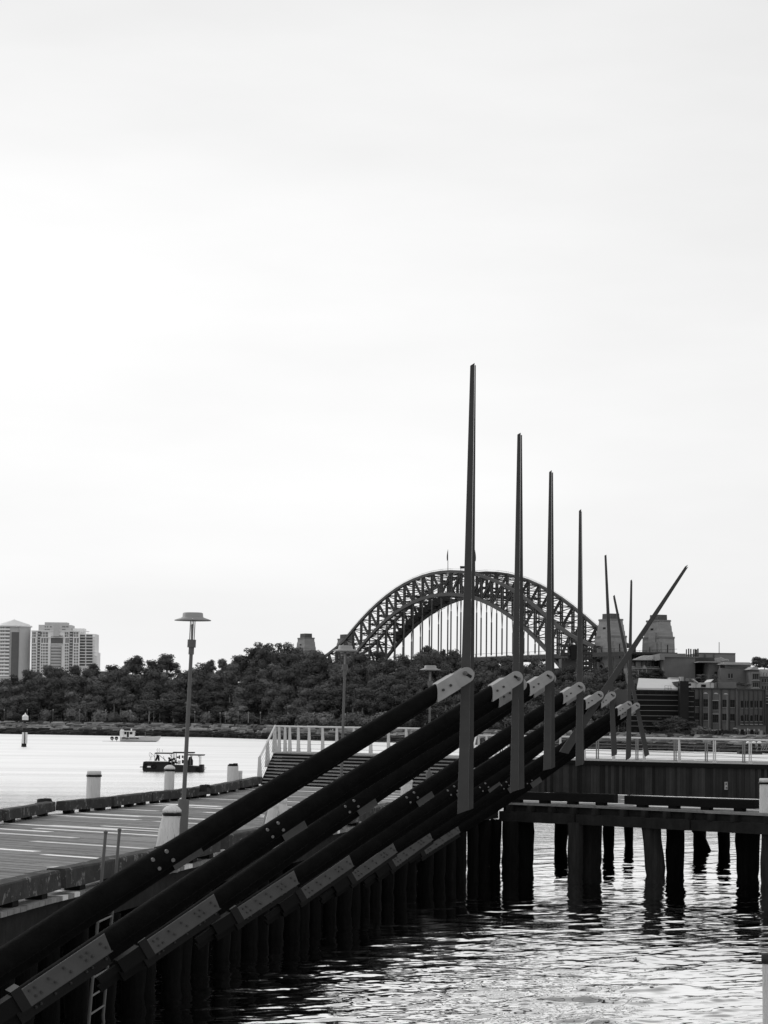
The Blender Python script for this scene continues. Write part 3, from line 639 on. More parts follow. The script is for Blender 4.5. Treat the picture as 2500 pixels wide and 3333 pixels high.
for i in range(8):
    P = at(*PIN[i], PD(i)); B = at(*BOLT[i], BD(i)); Rr = at(*RR[i], RD(i)); L = at(*LL[i], LD(i)); C = at(*CAPL[i], PD(i) * .4 + PD(i) * .6 - .08)
    t = thing('tidal_arm', tuple(L), names[i], 'kinetic sculpture', 'leaning log arms with upright blades over the water')
    for fr in (0, 1):
        w = W_ * fr
        if fr == 0: pP, pB, pR, pL = P, B, Rr, L
        else:
            pP = at(PIN[i][0] + ROFF[i][0], PIN[i][1] + ROFF[i][1], PD(i) + w); pB = at(BOLT[i][0], BOLT[i][1] + LOWB[i] * .92, BD(i) + w)
            pR = at(RR[i][0], RR[i][1] + LOWR[i], RD(i) + w); pL = at(LL[i][0], LL[i][1] + LOWR[i], LD(i) + w)
        d0 = (pP - pB).normalized(); capL = (C - P).length
        pC = pP - d0 * capL; pE = pP - d0 * .17
        rC = .108 if i else .098
        logo = arm(t, [pL, pR, pB, pC + d0 * .05], [.150, .150, .138, rC], m_log); 
        # pale end box and rounded tongue
        bx = MB(); dd = d0; side = Vector((dd.y, -dd.x, 0)).normalized(); side = -side if side.y > 0 else side; u = dd.cross(side).normalized(); u = -u if u.z < 0 else u
        hh = rC * .98
        cs = -u.x * hh / dd.x; q = [pC - u * hh - dd * cs, pE - u * hh, pE + u * hh, pC + u * hh + dd * cs]
        bx.prism([x + side * (rC + .012) for x in q], -side * (2 * rC + .024)); cap = bx.build('end_cap', m_cap, t)
        tg = MB(); ring = [pE - u * hh * .98]
        for k in range(13):
            an = -math.pi / 2 + math.pi * k / 12; ring.append(pP + dd * (math.cos(an) * hh * .98) + u * (math.sin(an) * hh * .98))
        ring.append(pE + u * hh * .98); off = side * (rC * .55) if fr == 0 else -side * (rC * .55)
        tg.prism([x + off for x in ring], side * .02); tongue = tg.build('tongue_plate', m_cap, cap)
        for k in (0.35, .75):
            sm = MB(); pp = pC + (pE - pC) * (k - .06) + side * (rC + .012); bolt(sm, pp, side, .017, .022); sm.build('bolt', m_boltd, cap)
        if fr == 0:
            s2 = MB(); q1 = pP + off + side * .0225; sm2 = [q1 + u * .045 - dd * .02 - side * 0, q1 - u * .05 + dd * .035]
            s2.beam(sm2[0], sm2[1], .006, .035, up=dd); s2.build('slot', m_black, cap)
            s3 = MB(); bolt(s3, q1 + u * (.03 if i == 0 else -.025) + dd * (-.012 if i == 0 else .02), side, .028, .03); s3.build('pin', m_bolt, t)
        # steel channel at the foot
        dL = (pR - pL).normalized()
        mp_, dd2, side2, u2 = plate(pL + dL * .02, pR, .27, .152, .012, cut=-.02, cutb=0)
        mp_.prism([pL + u2 * -.135 + side2 * .16, pR + u2 * -.135 + side2 * .16, pR + u2 * -.135 - side2 * .16, pL + u2 * -.135 - side2 * .16], -u2 * .012)
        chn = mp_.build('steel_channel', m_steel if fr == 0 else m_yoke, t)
        Lc = (pR - pL).length
        for q_, v_ in ((.93, .045), (.96, -.045), (.70, .05), (.77, .05), (.73, -.04), (.80, -.04), (.50, .05), (.54, -.05), (.32, .05), (.36, -.05), (.10, .055), (.16, .055), (.13, -.055), (.19, -.055)):
            bm = MB(); bolt(bm, pL + dL * (Lc * q_) + u2 * v_ + side2 * .164, side2, .021, .028); bm.build('bolt', m_boltd, chn)
        # yoke and fixed foot reaching back to the piles
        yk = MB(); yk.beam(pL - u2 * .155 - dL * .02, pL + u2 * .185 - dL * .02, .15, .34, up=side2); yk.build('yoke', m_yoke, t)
        ft = MB(); ft.beam(pL - dL * .55, pL - dL * .08, .28, .24); ft.beam(pL - dL * .95 - Vector((0, 0, .02)), pL - dL * .5, .12, .12); ft.build('fixed_foot', m_foot, t)
        if fr == 1:
            # pale splice plate on the rear log near the middle, seen through the gap
            nb = (pP - pB).normalized(); s_c = pB + nb * .30
            mq, a1_, b1_, c1_ = plate(s_c - nb * .20, s_c + nb * .20, .25, .128, .014, cut=-.01)
            mq.build('splice_plate', m_steel, t)
        else:
            nb = (pP - pB).normalized(); sb = Vector((nb.y, -nb.x, 0)).normalized(); sb = -sb if sb.y > 0 else sb; ub = nb.cross(sb).normalized(); ub = -ub if ub.z < 0 else ub
            for x_, y_ in ((.085, .062), (-.1, .062), (.1, -.062), (-.085, -.062)):
                pp = pB + nb * x_ + ub * y_ + sb * .112; MB().tube([pp, pp + sb * .03], [.026, .022], 10).build('mid_bolt', m_bolt, t)
    # the pin bar and blade planks hanging between the two tongues
    for fr in (0, 1):
        tl, tr, bl_, br, st, sb_, wf = BL[i]; Dm = PD(i) + (.10 if fr == 0 else .34)
        sh_t = st + (tr[0] - tl[0]) * 0 if fr else 0; sh_b = sb_ if fr else 0
        if fr: wt = (tr[0] - tl[0]); wb = (br[0] - bl_[0])
        if fr and i < 4: q = [(tr[0] + 1.0, tr[1] + 8), (tr[0] + 1.0 + st, tr[1] + 7), (br[0] + sb_, br[1] - 6), (br[0] + .4, br[1] + 1)]
        else: q = [(tl[0] + sh_t, tl[1] + (6 if fr else 0)), (tr[0] + sh_t, tr[1] + (6 if fr else 0)), (br[0] + sh_b, br[1] - (5 if fr else 0)), (bl_[0] + sh_b, bl_[1] - (4 if fr else 0))]
        V = [at(x, y, Dm) for x, y in q]
        mb = MB(); mb.prism([V[3], V[2], V[1], V[0]], Vector((0, .05, 0)))
        mb.build('blade', m_blade, t)
    ax_t = (at(*BL[i][0], PD(i) + .15) + at(*BL[i][1], PD(i) + .15)) / 2; ax_b = (at(*BL[i][2], PD(i) + .15) + at(*BL[i][3], PD(i) + .15)) / 2
    for q_ in ((.35, .55, .75, .93) if i < 4 else (.75, .93)):
        sp = MB(); c = ax_t + (ax_b - ax_t) * q_; sp.box((c.x + .01, c.y + .07, c.z), (.03, .20, .05)); sp.build('spacer', m_boltd, t)
    MB().tube([P + Vector((0, -.06, 0)), P + Vector((0, W_ + .05, .0))], .02, 10).build('pin_bar', m_boltd, t)
# ------------------------------------------------------------------ far shore: ground, rocks, trees
m_ground = mat('headland_ground', 0.045, 0.95, .2, 0.4, 0)
m_rock = mat('sandstone_blocks', 0.17, 0.9, .8, 0.45, 0.05, isl=0.85)
m_rockd = mat('wet_dark_rock', 0.025, 0.8, .8, 0.4, 0.05, isl=0.4)
m_leaf = [mat('gum_leaves_%s' % n, v, 0.85, .25, 0.22, 0, isl=0.32, spec=0.1, orand=0.32) for n, v in (('dark', .078), ('mid', .11), ('pale', .16))]
m_trunk = mat('pale_gum_bark', 0.24, 0.85, 2, 0.35)
m_under = mat('undergrowth_leaves', 0.035, 0.9, .5, 0.4, 0, isl=0.5)
KS = 1.0
SHORE = [(x, d * KS) for x, d in [(-900, 560), (0, 517), (700, 493), (890, 471), (1500, 428), (1900, 390), (2500, 364), (3300, 340)]]
def shore_D(px):
    for (x0, d0), (x1, d1) in zip(SHORE, SHORE[1:]):
        if px <= x1: return d0 + (d1 - d0) * (px - x0) / (x1 - x0)
    return SHORE[-1][1]
SKY = [(-900, 2230), (0, 2212), (60, 2205), (130, 2188), (200, 2172), (300, 2176), (360, 2190), (400, 2180), (480, 2182), (600, 2180), (680, 2158), (750, 2135), (830, 2112), (900, 2104), (1000, 2108), (1100, 2134), (1200, 2134), (1300, 2130), (1360, 2120),
       (1400, 2108), (1460, 2102), (1520, 2118), (1600, 2142), (1700, 2156), (1780, 2176), (1850, 2192), (1950, 2190), (2000, 2186), (2060, 2200), (2160, 2235), (2300, 2330), (2500, 2380), (3300, 2380)]
def lerp_tab(T, x):
    if x <= T[0][0]: return T[0][1]
    for (x0, d0), (x1, d1) in zip(T, T[1:]):
        if x <= x1: return d0 + (d1 - d0) * (x - x0) / (x1 - x0)
    return T[-1][1]
def hor(px): return 2318 + .011 * (px - 1250)
HB = 95.0
def hill_top(px):
    D = shore_D(px) + HB; return max(2.0, EYE + (hor(px) - lerp_tab(SKY, px)) * D / F - 8.0)
def ground_z(px, dd):        # dd metres behind the water line
    if dd < 0: return -2
    if dd < 9: return 0.2 + 2.0 * dd / 9
    t = min(1, max(0, (dd - 17) / (HB - 17))); t = t * t * (3 - 2 * t) * .55 + t * .45
    return 2.2 + (hill_top(px) - 2.2) * t
def terrain():
    mb = MB(); cols = list(range(-900, 3301, 60)); rows = [-3, 0, 3, 6, 9, 17, 25, 35, 45, 55, 65, 75, 85, 95, 140, 260]
    vs = []
    for r in rows:
        for c in cols:
            D = shore_D(c) + r; z = ground_z(c, min(r, 95)); vs.append((px2x(c, D), D, z if r <= 95 else z * (.8 if r == 140 else .3)))
    n = len(cols)
    fs = [(i * n + k, i * n + k + 1, (i + 1) * n + k + 1, (i + 1) * n + k) for i in range(len(rows) - 1) for k in range(n - 1)]
    mb.add(vs, fs, True); tag(mb.build('headland_ground', m_ground), kind='structure')
terrain()
def rocks():
    r2 = random.Random(4)
    for nm, m, lo, hi, zlo, cnt, sz in (('foreshore_rocks', m_rockd, -.8, 2.5, -.2, 2600, (1.0, 2.6)), ('sandstone_boulders', m_rock, 2.5, 11.5, .6, 2600, (.7, 2.4))):
        mb = MB()
        for _ in range(cnt):
            px = r2.uniform(-150, 2750); dd = r2.uniform(lo, hi); D = shore_D(px) + dd; z = ground_z(px, max(0, dd)); s = r2.uniform(*sz)
            w, d_, h = s, s * r2.uniform(.5, .9), s * r2.uniform(.18, .42)
            c = Vector((px2x(px, D), D, max(z, -.1) + h * .15)); a = r2.uniform(-.35, .35)
            vs = []
            for z_, sc in ((-1, 1), (.6, 1), (1, .8)):
                for X, Y in ((-1, -1), (0, -1.12), (1, -1), (1.1, 0), (1, 1), (-1, 1)):
                    j = 1 + r2.uniform(-.16, .16); x_ = X * w / 2 * sc * j; y_ = Y * d_ / 2 * sc * j
                    vs.append(c + Vector((x_ * math.cos(a) - y_ * math.sin(a), x_ * math.sin(a) + y_ * math.cos(a), z_ * h / 2 + r2.uniform(-.04, .04))))
            fs = [(L * 6 + k, L * 6 + (k + 1) % 6, (L + 1) * 6 + (k + 1) % 6, (L + 1) * 6 + k) for L in (0, 1) for k in range(6)] + [(12, 13, 14, 15, 16, 17)]
            mb.add(vs, fs)
        tag(mb.build(nm, m), 'rough blocks of sandstone piled along the far waterline' if m is m_rock else 'dark wet rocks and ledges at the far waterline', 'rocks', kind='stuff')
rocks()
def leaf_cloud(mb, c, r, n, rg_, s, up=0.25, sq=1.0):
    # twig-end clusters: small tufts of leaves scattered over and just beyond the lobe
    for _ in range(n // 7):
        v = Vector((rg_.gauss(0, 1), rg_.gauss(0, 1), rg_.gauss(0, 1))).normalized()
        q = r * rg_.choice((rg_.uniform(.85, 1.0), rg_.uniform(.9, 1.1), rg_.uniform(.95, 1.2))); tc_ = c + Vector((v.x * q, v.y * q, v.z * q * sq))
        for _k in range(7):
            p = tc_ + Vector((rg_.gauss(0, .10), rg_.gauss(0, .10), rg_.gauss(0, .08)))
            nrm = (v * 1.2 + Vector((rg_.uniform(-.9, .9), rg_.uniform(-.9, .9), rg_.uniform(-.3, 1.0)))).normalized()
            a = nrm.cross(Vector((rg_.uniform(-1, 1), rg_.uniform(-1, 1), rg_.uniform(-1, 1)))).normalized(); b = nrm.cross(a)
            k = s * rg_.uniform(.55, 1.25)
            mb.add([p - a * k - b * k * .5, p + a * k - b * k * .5, p + a * k * .6 + b * k * .6, p - a * k * .6 + b * k * .6], [(0, 1, 2, 3)])
def core(mb, c, r, rg_, sq=1.0):  # opaque filler inside a lobe, added to stop light passing through the leaves
    vs = []; 
    for i, (rr, zz) in enumerate(((.0, -1), (.8, -.55), (1, .1), (.7, .7), (0, 1))):
        for k in range(7):
            a = 2 * math.pi * k / 7; vs.append(c + Vector((math.cos(a) * rr * r, math.sin(a) * rr * r, zz * r * sq)))
    mb.add(vs, [(i * 7 + k, i * 7 + (k + 1) % 7, (i + 1) * 7 + (k + 1) % 7, (i + 1) * 7 + k) for i in range(4) for k in range(7)])
def make_tree(idx, H, wd, form, m):
    rg_ = random.Random(100 + idx); root = thing('gum_tree', (0, -200, -50), 'proto', 'tree'); base = Vector((0, -200, -50))
    tr = MB(); lf = MB(); top = base + Vector((rg_.uniform(-.4, .4), 0, H * .72))
    mid = base + Vector((rg_.uniform(-.25, .25), 0, H * .4)); tr.tube([base, mid, top], [.16, .12, .05], 6, jit=.1, rg=rg_)
    nl = {'round': 19, 'tall': 17, 'flat': 11, 'sparse': 13, 'bush': 11}[form]
    for k in range(nl):
        a = rg_.uniform(0, 6.28); q = rg_.random()
        if form == 'tall': z = H * rg_.uniform(.40, .93); rad = wd * .36 * rg_.uniform(.2, 1) * (1.25 - z / H); r = wd * rg_.uniform(.13, .21)
        elif form == 'flat': z = H * rg_.uniform(.74, .93); rad = wd * .42 * rg_.uniform(.2, 1.1); r = wd * rg_.uniform(.12, .18)
        elif form == 'sparse': z = H * rg_.uniform(.5, .92); rad = wd * .42 * rg_.uniform(.3, 1); r = wd * rg_.uniform(.13, .19)
        elif form == 'bush': z = H * rg_.uniform(.25, .7); rad = wd * .4 * rg_.uniform(.2, 1); r = wd * rg_.uniform(.2, .27)
        else: z = H * rg_.uniform(.28, .88); rad = wd * .38 * rg_.uniform(.3, 1) * (1.15 if z < .65 * H else .75); r = wd * rg_.uniform(.14, .25)
        c = base + Vector((math.cos(a) * rad, math.sin(a) * rad, z)); sq = .5 if form == 'flat' else .85
        if form != 'bush': tr.tube([mid + (top - mid) * rg_.uniform(0, .8), c], [.055, .025], 4, caps=False)
        if form not in ('sparse', 'flat'): core(lf, c, r * .74, rg_, sq)
        leaf_cloud(lf, c, r, int(300 * (r / .9) ** 2 * (1.0 if form in ('sparse', 'flat') else 1.15)) + 60, rg_, .115, sq=sq)
    tr.build('trunk', m_trunk, root); lf.build('crown', m, root)
    return root
PROTO = [(make_tree(0, 8.5, 5.2, 'round', m_leaf[0]), 'round'), (make_tree(1, 8.0, 4.8, 'round', m_leaf[1]), 'round'), (make_tree(2, 9.5, 4.0, 'tall', m_leaf[0]), 'tall'), (make_tree(3, 8.5, 4.6, 'tall', m_leaf[1]), 'tall'),
         (make_tree(4, 8.0, 5.4, 'round', m_leaf[2]), 'pale'), (make_tree(5, 8.5, 5.0, 'sparse', m_leaf[1]), 'sparse'), (make_tree(6, 9.5, 7.0, 'flat', m_leaf[0]), 'flat'), (make_tree(7, 3.6, 4.2, 'bush', m_leaf[2]), 'bush'), (make_tree(8, 3.2, 3.8, 'bush', m_leaf[1]), 'bush')]
used = set()
def place_tree(pi, px, D, z, sc, label, group):
    root, form = PROTO[pi]
    loc = (px2x(px, D), D, z)
    M_ = Matrix.Translation(Vector(loc)) @ Matrix.Rotation(rng.uniform(0, 6.28), 4, 'Z') @ Matrix.Diagonal((sc[0], sc[0], sc[1], 1))
    if pi not in used: o = root; used.add(pi)
    else:
        o = copy_tree(root)
    o.matrix_basis = M_
    tag(o, label, 'tree' if form != 'bush' else 'bush', group); return o
ANCH = [(-60, 'the left edge'), (13, 'the leftmost promenade lamp'), (88, 'the beacon pile'), (172, 'the third promenade lamp'), (259, 'the fourth promenade lamp'), (344, 'the fifth promenade lamp'), (400, 'the white launch cabin'), (455, 'the launch'), (520, 'the launch bow'), (612, 'the nearest lamp'), (680, 'the barge'), (757, 'the rotten topped pile'),
        (808, 'the thick white mast'), (870, 'the stair rail foot'), (940, 'the stair rail corner'), (1001, 'the lone stone tower'), (1060, 'the left foot of the arch'), (1120, 'the middle lamp'), (1200, 'the third arch post'), (1290, 'the hangers at left'), (1400, 'the farthest lamp'), (1470, 'the first end cap'), (1530, 'the tallest blade'), (1610, 'the gap after the tallest blade'),
        (1690, 'the second blade'), (1745, 'the gap before the third blade'), (1790, 'the third blade'), (1840, 'the gantry house'), (1889, 'the fourth blade'), (1945, 'the fifth pin'), (1995, 'the nearer stone tower'), (2050, 'the seventh blade'), (2100, 'the louvred block')]
def area(px): return min(ANCH, key=lambda a: abs(a[0] - px))[1]
RW = ['at the shore', 'low on the slope', 'below mid slope', 'above mid slope', 'high on the slope', 'near the ridge', 'on the ridge']
FW = {'round': 'dark rounded gum', 'tall': 'narrow gum', 'pale': 'pale rounded gum', 'sparse': 'thin crowned gum', 'flat': 'flat topped tree', 'bush': 'low bush'}
seen = {}
def uniq(l, sc, px, an):
    side = 'left of' if px < an - 6 else ('right of' if px > an + 6 else 'in line with')
    for c in (l % ('', side), l % ('large ' if sc > 1.02 else 'small ', side), l % ('broad ' if sc > 1 else 'slim ', 'a little ' + side if side != 'in line with' else 'exactly ' + side)):
        if c not in seen: break
    seen[c] = 1; return c
r3 = random.Random(9); NR = 6; cnt = 0
for r in range(NR):
    dd = 18 + (HB - 18) * (r / (NR - 1)) ** .95
    step = 52 - r * 1.5; px = -110 + r3.uniform(0, 40)
    while px < 2100:
        if r == 0: pi = r3.choice([7, 8, 1, 4, 5, 0])
        else: pi = r3.choice([0, 0, 1, 1, 2, 3, 3, 4, 5 if r > 4 else 1])
        p = px + r3.uniform(-12, 12); D = shore_D(p) + dd + r3.uniform(-5, 5)
        if not (p > 2040 and r > 2):
            sc = r3.uniform(.85, 1.18); form = PROTO[pi][1]
            z = ground_z(p, D - shore_D(p)) - (.6 if r else .2)
            place_tree(pi, p, D, z, (sc * r3.uniform(.95, 1.15), sc * (.62 if r == 0 and pi < 7 else (.82 if r == 1 else 1))), uniq('%s' + FW[form] + ', ' + RW[min(6, r + (1 if r == NR - 1 else 0))] + ', %s ' + area(p), sc, p, min(ANCH, key=lambda a: abs(a[0] - p))[0]), 'trees and bushes covering the headland')
            cnt += 1
        px += step * r3.uniform(.8, 1.2)
# skyline trees one can tell apart: (px, top y, variant, width scale, label)
for px, ty, pi, ws, lb in ((440, 2132, 0, 1.25, 'tall airy gum on the skyline, leftmost of three that rise above the ridge'), (505, 2146, 0, .85, 'small airy gum on the skyline, middle of three that rise above the ridge'), (552, 2126, 0, 1.15, 'pointed gum on the skyline, rightmost of three that rise above the ridge'),
                           (655, 2152, 5, 1.25, 'lacy gum on the skyline just right of the nearest lamp post'), (375, 2162, 0, 1.0, 'rounded gum standing on the ridge right of a gap of sky'), (305, 2158, 0, .9, 'peaked dark tree at the right foot of the apartment block'), (200, 2170, 0, .9, 'round dark tree in front of the middle of the apartment block'),
                           (110, 2178, 0, 1.1, 'broad dark tree between the two apartment buildings'), (830, 2104, 5, 1.1, 'spreading pale tree on the ridge at the left of the flat topped tree'), (872, 2086, 6, .95, 'flat topped tree with bare branches on the highest ridge'), (905, 2104, 6, 1.0, 'wide flat topped tree left of the lone stone pylon'),
                           (1240, 2116, 0, .8, 'bushy tree on the skyline below the left end of the arch'), (1405, 2100, 0, 1.0, 'dark round tree rising in front of the bridge hangers'), (1442, 2092, 2, .9, 'pointed dark tree rising in front of the bridge hangers'), (1482, 2112, 0, .8, 'small dark tree left of the tallest blade below the hangers'),
                           (1610, 2138, 5, .8, 'thin crowned tree before the bridge deck between the first blades'), (1760, 2130, 5, 1.0, 'lacy tree before the bridge deck left of the third blade'), (1850, 2165, 0, 1.0, 'dark tree below the black gantry house'), (1920, 2175, 0, 1.0, 'dark tree right of the fourth blade'), (1965, 2178, 1, .9, 'rounded tree before the foot of the nearer stone tower')):
    D = shore_D(px) + HB + 6; topz = at(px, ty, D).z; Hh = {0: 8.2, 1: 7.6, 2: 9.6, 3: 8.7, 5: 8.6, 6: 9.4}[pi]
    place_tree(pi, px, D, topz - Hh * 1.02, (ws, 1.0), lb, None)
for px, ty, pi, ws, dd, lb in ((2002, 2230, 1, 1.0, 70, 'dark tree between the sixth and seventh blades, upper'), (2030, 2238, 0, 1.0, 66, 'dark tree just left of the louvred block, upper'), (2018, 2275, 1, 1.1, 48, 'dark tree left of the louvred block, middle height'), (2042, 2290, 0, 1.1, 40, 'dark tree overlapping the left end of the louvred block'),
                           (2060, 2262, 3, .9, 42, 'narrow tree before the left end of the louvred block'), (2035, 2330, 4, 1.0, 24, 'paler tree at the shore left of the louvred block')):
    D = shore_D(px) + dd; topz = at(px, ty, D).z; Hh = {0: 8.2, 1: 7.6, 3: 8.7, 4: 7.6}[pi]
    place_tree(pi, px, D, topz - Hh * 1.02, (ws, 1.0), lb, None)
# trees in front of the brick buildings and on the terraces
for px, ty, dd, pi, ws, lb in ((2075, 2318, 14, 1, 1.0, 'dark tree before the louvred block, left'), (2110, 2335, 13, 0, .9, 'dark tree before the louvred block, under the tall thin mast'), (2150, 2322, 14, 3, 1.1, 'tallest tree before the louvred block'), (2185, 2340, 12, 1, 1.0, 'dark tree before the louvred block, right of its middle'),
                               (2215, 2330, 13, 0, .8, 'dark tree at the foot of the black stair shaft'), (2248, 2350, 13, 1, .9, 'round tree at the corner of the brick warehouse'), (2290, 2362, 11, 7, 1.1, 'low bush before the brick warehouse, left end')):
    D = shore_D(px) + dd; topz = at(px, ty, D).z; Hh = {0: 8.2, 1: 7.6, 3: 8.7, 7: 3.4}[pi]
    place_tree(pi, px, D, 2.2, (ws * .85, (topz - 2.2) / Hh), lb, None)
def ground_cover():
    r4 = random.Random(8); mb = MB()
    for _ in range(9000):
        px = r4.uniform(-150, 2400); dd = r4.uniform(9, 98) if px < 2080 else r4.uniform(9, 16); D = shore_D(px) + dd; z = ground_z(px, dd)
        c = Vector((px2x(px, D), D, z + r4.uniform(0, .5))); k = r4.uniform(.2, .6)
        a = Vector((r4.uniform(-1, 1), r4.uniform(-.4, .4), r4.uniform(-.3, .3))).normalized() * k; b = Vector((r4.uniform(-.3, .3), r4.uniform(-.5, .5), 1)).normalized() * k
        mb.add([c - a - b, c + a - b, c + a * .6 + b, c - a * .7 + b], [(0, 1, 2, 3)])
    tag(mb.build('undergrowth', m_under), 'dark low undergrowth between the headland trees', 'undergrowth', kind='stuff')
ground_cover()
# promenade lamps
m_plamp = mat('promenade_lamp_pale', 0.3, .5, 5, .1)
pl = None
PLS = [(13, 2307, 2350, 'left of the round tower'), (88, 2307, 2352, 'behind the beacon pile'), (172, 2307, 2352, 'right of the beacon pile'), (259, 2308, 2348, 'left of the launch'), (344, 2308, 2335, 'above the bow tree'), (424, 2311, 2357, 'above the cabin of the white launch'), (500, 2312, 2356, 'above the bow of the white launch'), (634, 2314, 2345, 'right of the nearest lamp post'), (680, 2314, 2357, 'beside the leaning white mast'),
       (716, 2317, 2358, 'left one of a close pair'), (733, 2318, 2358, 'right one of a close pair'), (775, 2315, 2359, 'above the jagged white pile'), (847, 2316, 2371, 'left of the stair railing'), (937, 2318, 2353, 'above the left stair railing corner'), (1019, 2319, 2364, 'left of the middle lamp'), (1124, 2321, 2350, 'touching the middle lamp pole'), (1423, 2326, 2350, 'left of the tallest blade'),
       (1644, 2335, 2378, 'left of the second blade'), (1755, 2342, 2372, 'left of the third blade'), (1863, 2348, 2388, 'left of the fourth blade'), (2013, 2352, 2392, 'between the sixth and seventh blades'), (2057, 2360, 2394, 'right of the seventh blade'), (2223, 2362, 2398, 'at the black stair shaft'), (2434, 2370, 2402, 'before the right end of the brick warehouse')]
for px, y0, y1, w in PLS:
    D = shore_D(px) + 13; b = at(px, y1, D); h = at(px, y0, D).z - b.z
    t = thing('promenade_lamp', tuple(b), 'thin white promenade lamp on the far shore, ' + w, 'street lamp', 'thin lamps along the far promenade')
    MB().tube([b - Vector((0, 0, .6)), b + Vector((0, 0, h - .4))], [.035, .025], 6).build('pole', m_plamp, t)
    MB().lathe(b + Vector((0, 0, h - .42)), [(.08, 0), (.11, .12), (.10, .32), (.02, .38)], 10).build('lantern', m_cap if 'm_cap' in globals() else m_plamp, t)
for px, y0, y1, w in ((808, 2316, 2362, 'thick white mast on the far shore left of the stair railing'), (2113, 2330, 2392, 'tall thin mast with a small crossarm before the louvred block')):
    D = shore_D(px) + 12; b = at(px, y1, D); h = at(px, y0, D).z - b.z
    t = thing('flag_mast', tuple(b), w, 'mast'); MB().tube([b, b + Vector((0, 0, h))], [.09, .05], 8).build('pole', m_plamp, t)
    MB().beam(b + Vector((-.35, 0, h * .93)), b + Vector((.35, 0, h * .93)), .04, .04).build('crossarm', m_plamp, t)
# ------------------------------------------------------------------ the harbour bridge
m_bsteel = mat('bridge_grey_steel', 0.05, 0.7, .05, 0.15)
m_bsteel2 = mat('bridge_chord_steel', 0.075, 0.7, .05, 0.15)
m_gran = mat('granite_pylon', 0.24, 0.9, .12, 0.3, 0.0, streak=0.1, stretch=(1, 1, 3))
m_grand = mat('granite_band', 0.16, 0.9, .12, 0.25)
m_hole = mat('dark_opening', 0.015, .9, 1, .1)
AS = Vector((px2x(1940, 1990), 1990)); AN = Vector((px2x(1052, 2560), 2560)); AX = (AN - AS); BL_ = AX.length; AX.normalize(); PX = Vector((AX.y, -AX.x))     # PX points to the far (east) truss
if PX.x < 0: PX = -PX
TW = 37.0; NP = 28
def bot(u): q = abs(2 * u - 1); return 117.5 - 112.5 * q ** 2.05
def topc(u):
    q = abs(2 * u - 1); z = 139 - 96 * q ** 2.0
    if q > .76: z += 30 * ((q - .76) / .24) ** 1.6 * .62
    return z
def BP(u, z, off): p = AS + AX * (BL_ * u) + PX * off; return Vector((p.x, p.y, z))
br = thing('arch_bridge', (AS.x, AS.y, 0), 'great steel arch bridge with hangers and lattice posts behind the headland', 'bridge')
US = [i / NP for i in range(NP + 1)]
def lattice(mb, a, b, w, bar, n, nd=None):
    """two legs with cross plates between them"""
    a = Vector(a); b = Vector(b); d = (b - a).normalized(); q = Vector((AX.x, AX.y, 0)); q = (q - d * q.dot(d)).normalized() * w / 2
    mb.beam(a - q, b - q, bar, bar, up=q); mb.beam(a + q, b + q, bar, bar, up=q)
    for k in range(n):
        c = a + (b - a) * ((k + .5) / n); mb.beam(c - q, c + q, bar * .6, bar * .7)
for off, who in ((0, 'near'), (TW, 'far')):
    tc_ = MB(); bc_ = MB()
    for u0, u1 in zip(US, US[1:]):
        tc_.beam(BP(u0, topc(u0), off), BP(u1, topc(u1), off), 2.2, 2.6); bc_.beam(BP(u0, bot(u0), off), BP(u1, bot(u1), off), 2.4, 3.2)
    tc_.build('top_chord', m_bsteel2, br); bc_.build('bottom_chord', m_bsteel2, br)
    for i, u in enumerate(US):
        mb = MB(); a = BP(u, bot(u), off); b = BP(u, topc(u), off); lattice(mb, a, b, 3.6, 1.15, max(5, int((b.z - a.z) / 3.0))); mb.build('truss_post', m_bsteel, br)
        if i < NP:
            u1 = US[i + 1]; mb = MB()
            if u < .5: a, b = BP(u1, bot(u1), off), BP(u, topc(u), off)
            else: a, b = BP(u, bot(u), off), BP(u1, topc(u1), off)
            lattice(mb, a, b, 2.0, 1.0, 5); mb.build('truss_diagonal', m_bsteel, br)
        if bot(u) > 66:
            mb = MB(); a = BP(u, bot(u), off); e = BP(u, 58, off); hh = a.z - e.z; m_ = a - Vector((0, 0, min(16, hh * .4)))
            q = Vector((AX.x, AX.y, 0)) * 1.7; mb.beam(a - q, m_, .55, .55, up=q); mb.beam(a + q, m_, .55, .55, up=q); mb.beam(m_, e, .95, 1.2, up=q); mb.build('hanger', m_bsteel2, br)
lb = MB(); sw = MB()
for i, u in enumerate(US):
    for zf in (topc, bot):
        a = BP(u, zf(u), 0); b = BP(u, zf(u), TW); lb.beam(a, b, .8, 1.0)
        if i < NP:
            c = BP(US[i + 1], zf(US[i + 1]), TW); d = BP(US[i + 1], zf(US[i + 1]), 0); lb.beam(a, c, .45, .55); lb.beam(b, d, .45, .55)
    h0, h1 = bot(u), topc(u); n = max(1, int((h1 - h0) / 11))
    for k in range(n + 1):
        z = h0 + (h1 - h0) * k / n
        if 0 < k < n: sw.beam(BP(u, z, 0), BP(u, z, TW), .7, 1.6)
        if k < n:
            z2 = h0 + (h1 - h0) * (k + 1) / n
            m_ = BP(u, (z + z2) / 2, TW / 2)
            for a, b in ((BP(u, z, 0), BP(u, z2, TW)), (BP(u, z2, 0), BP(u, z, TW))): sw.beam(a, b, .45, .5)
lb.build('lateral_bracing', m_bsteel, br, kind='stuff'); sw.build('sway_bracing', m_bsteel, br, kind='stuff')
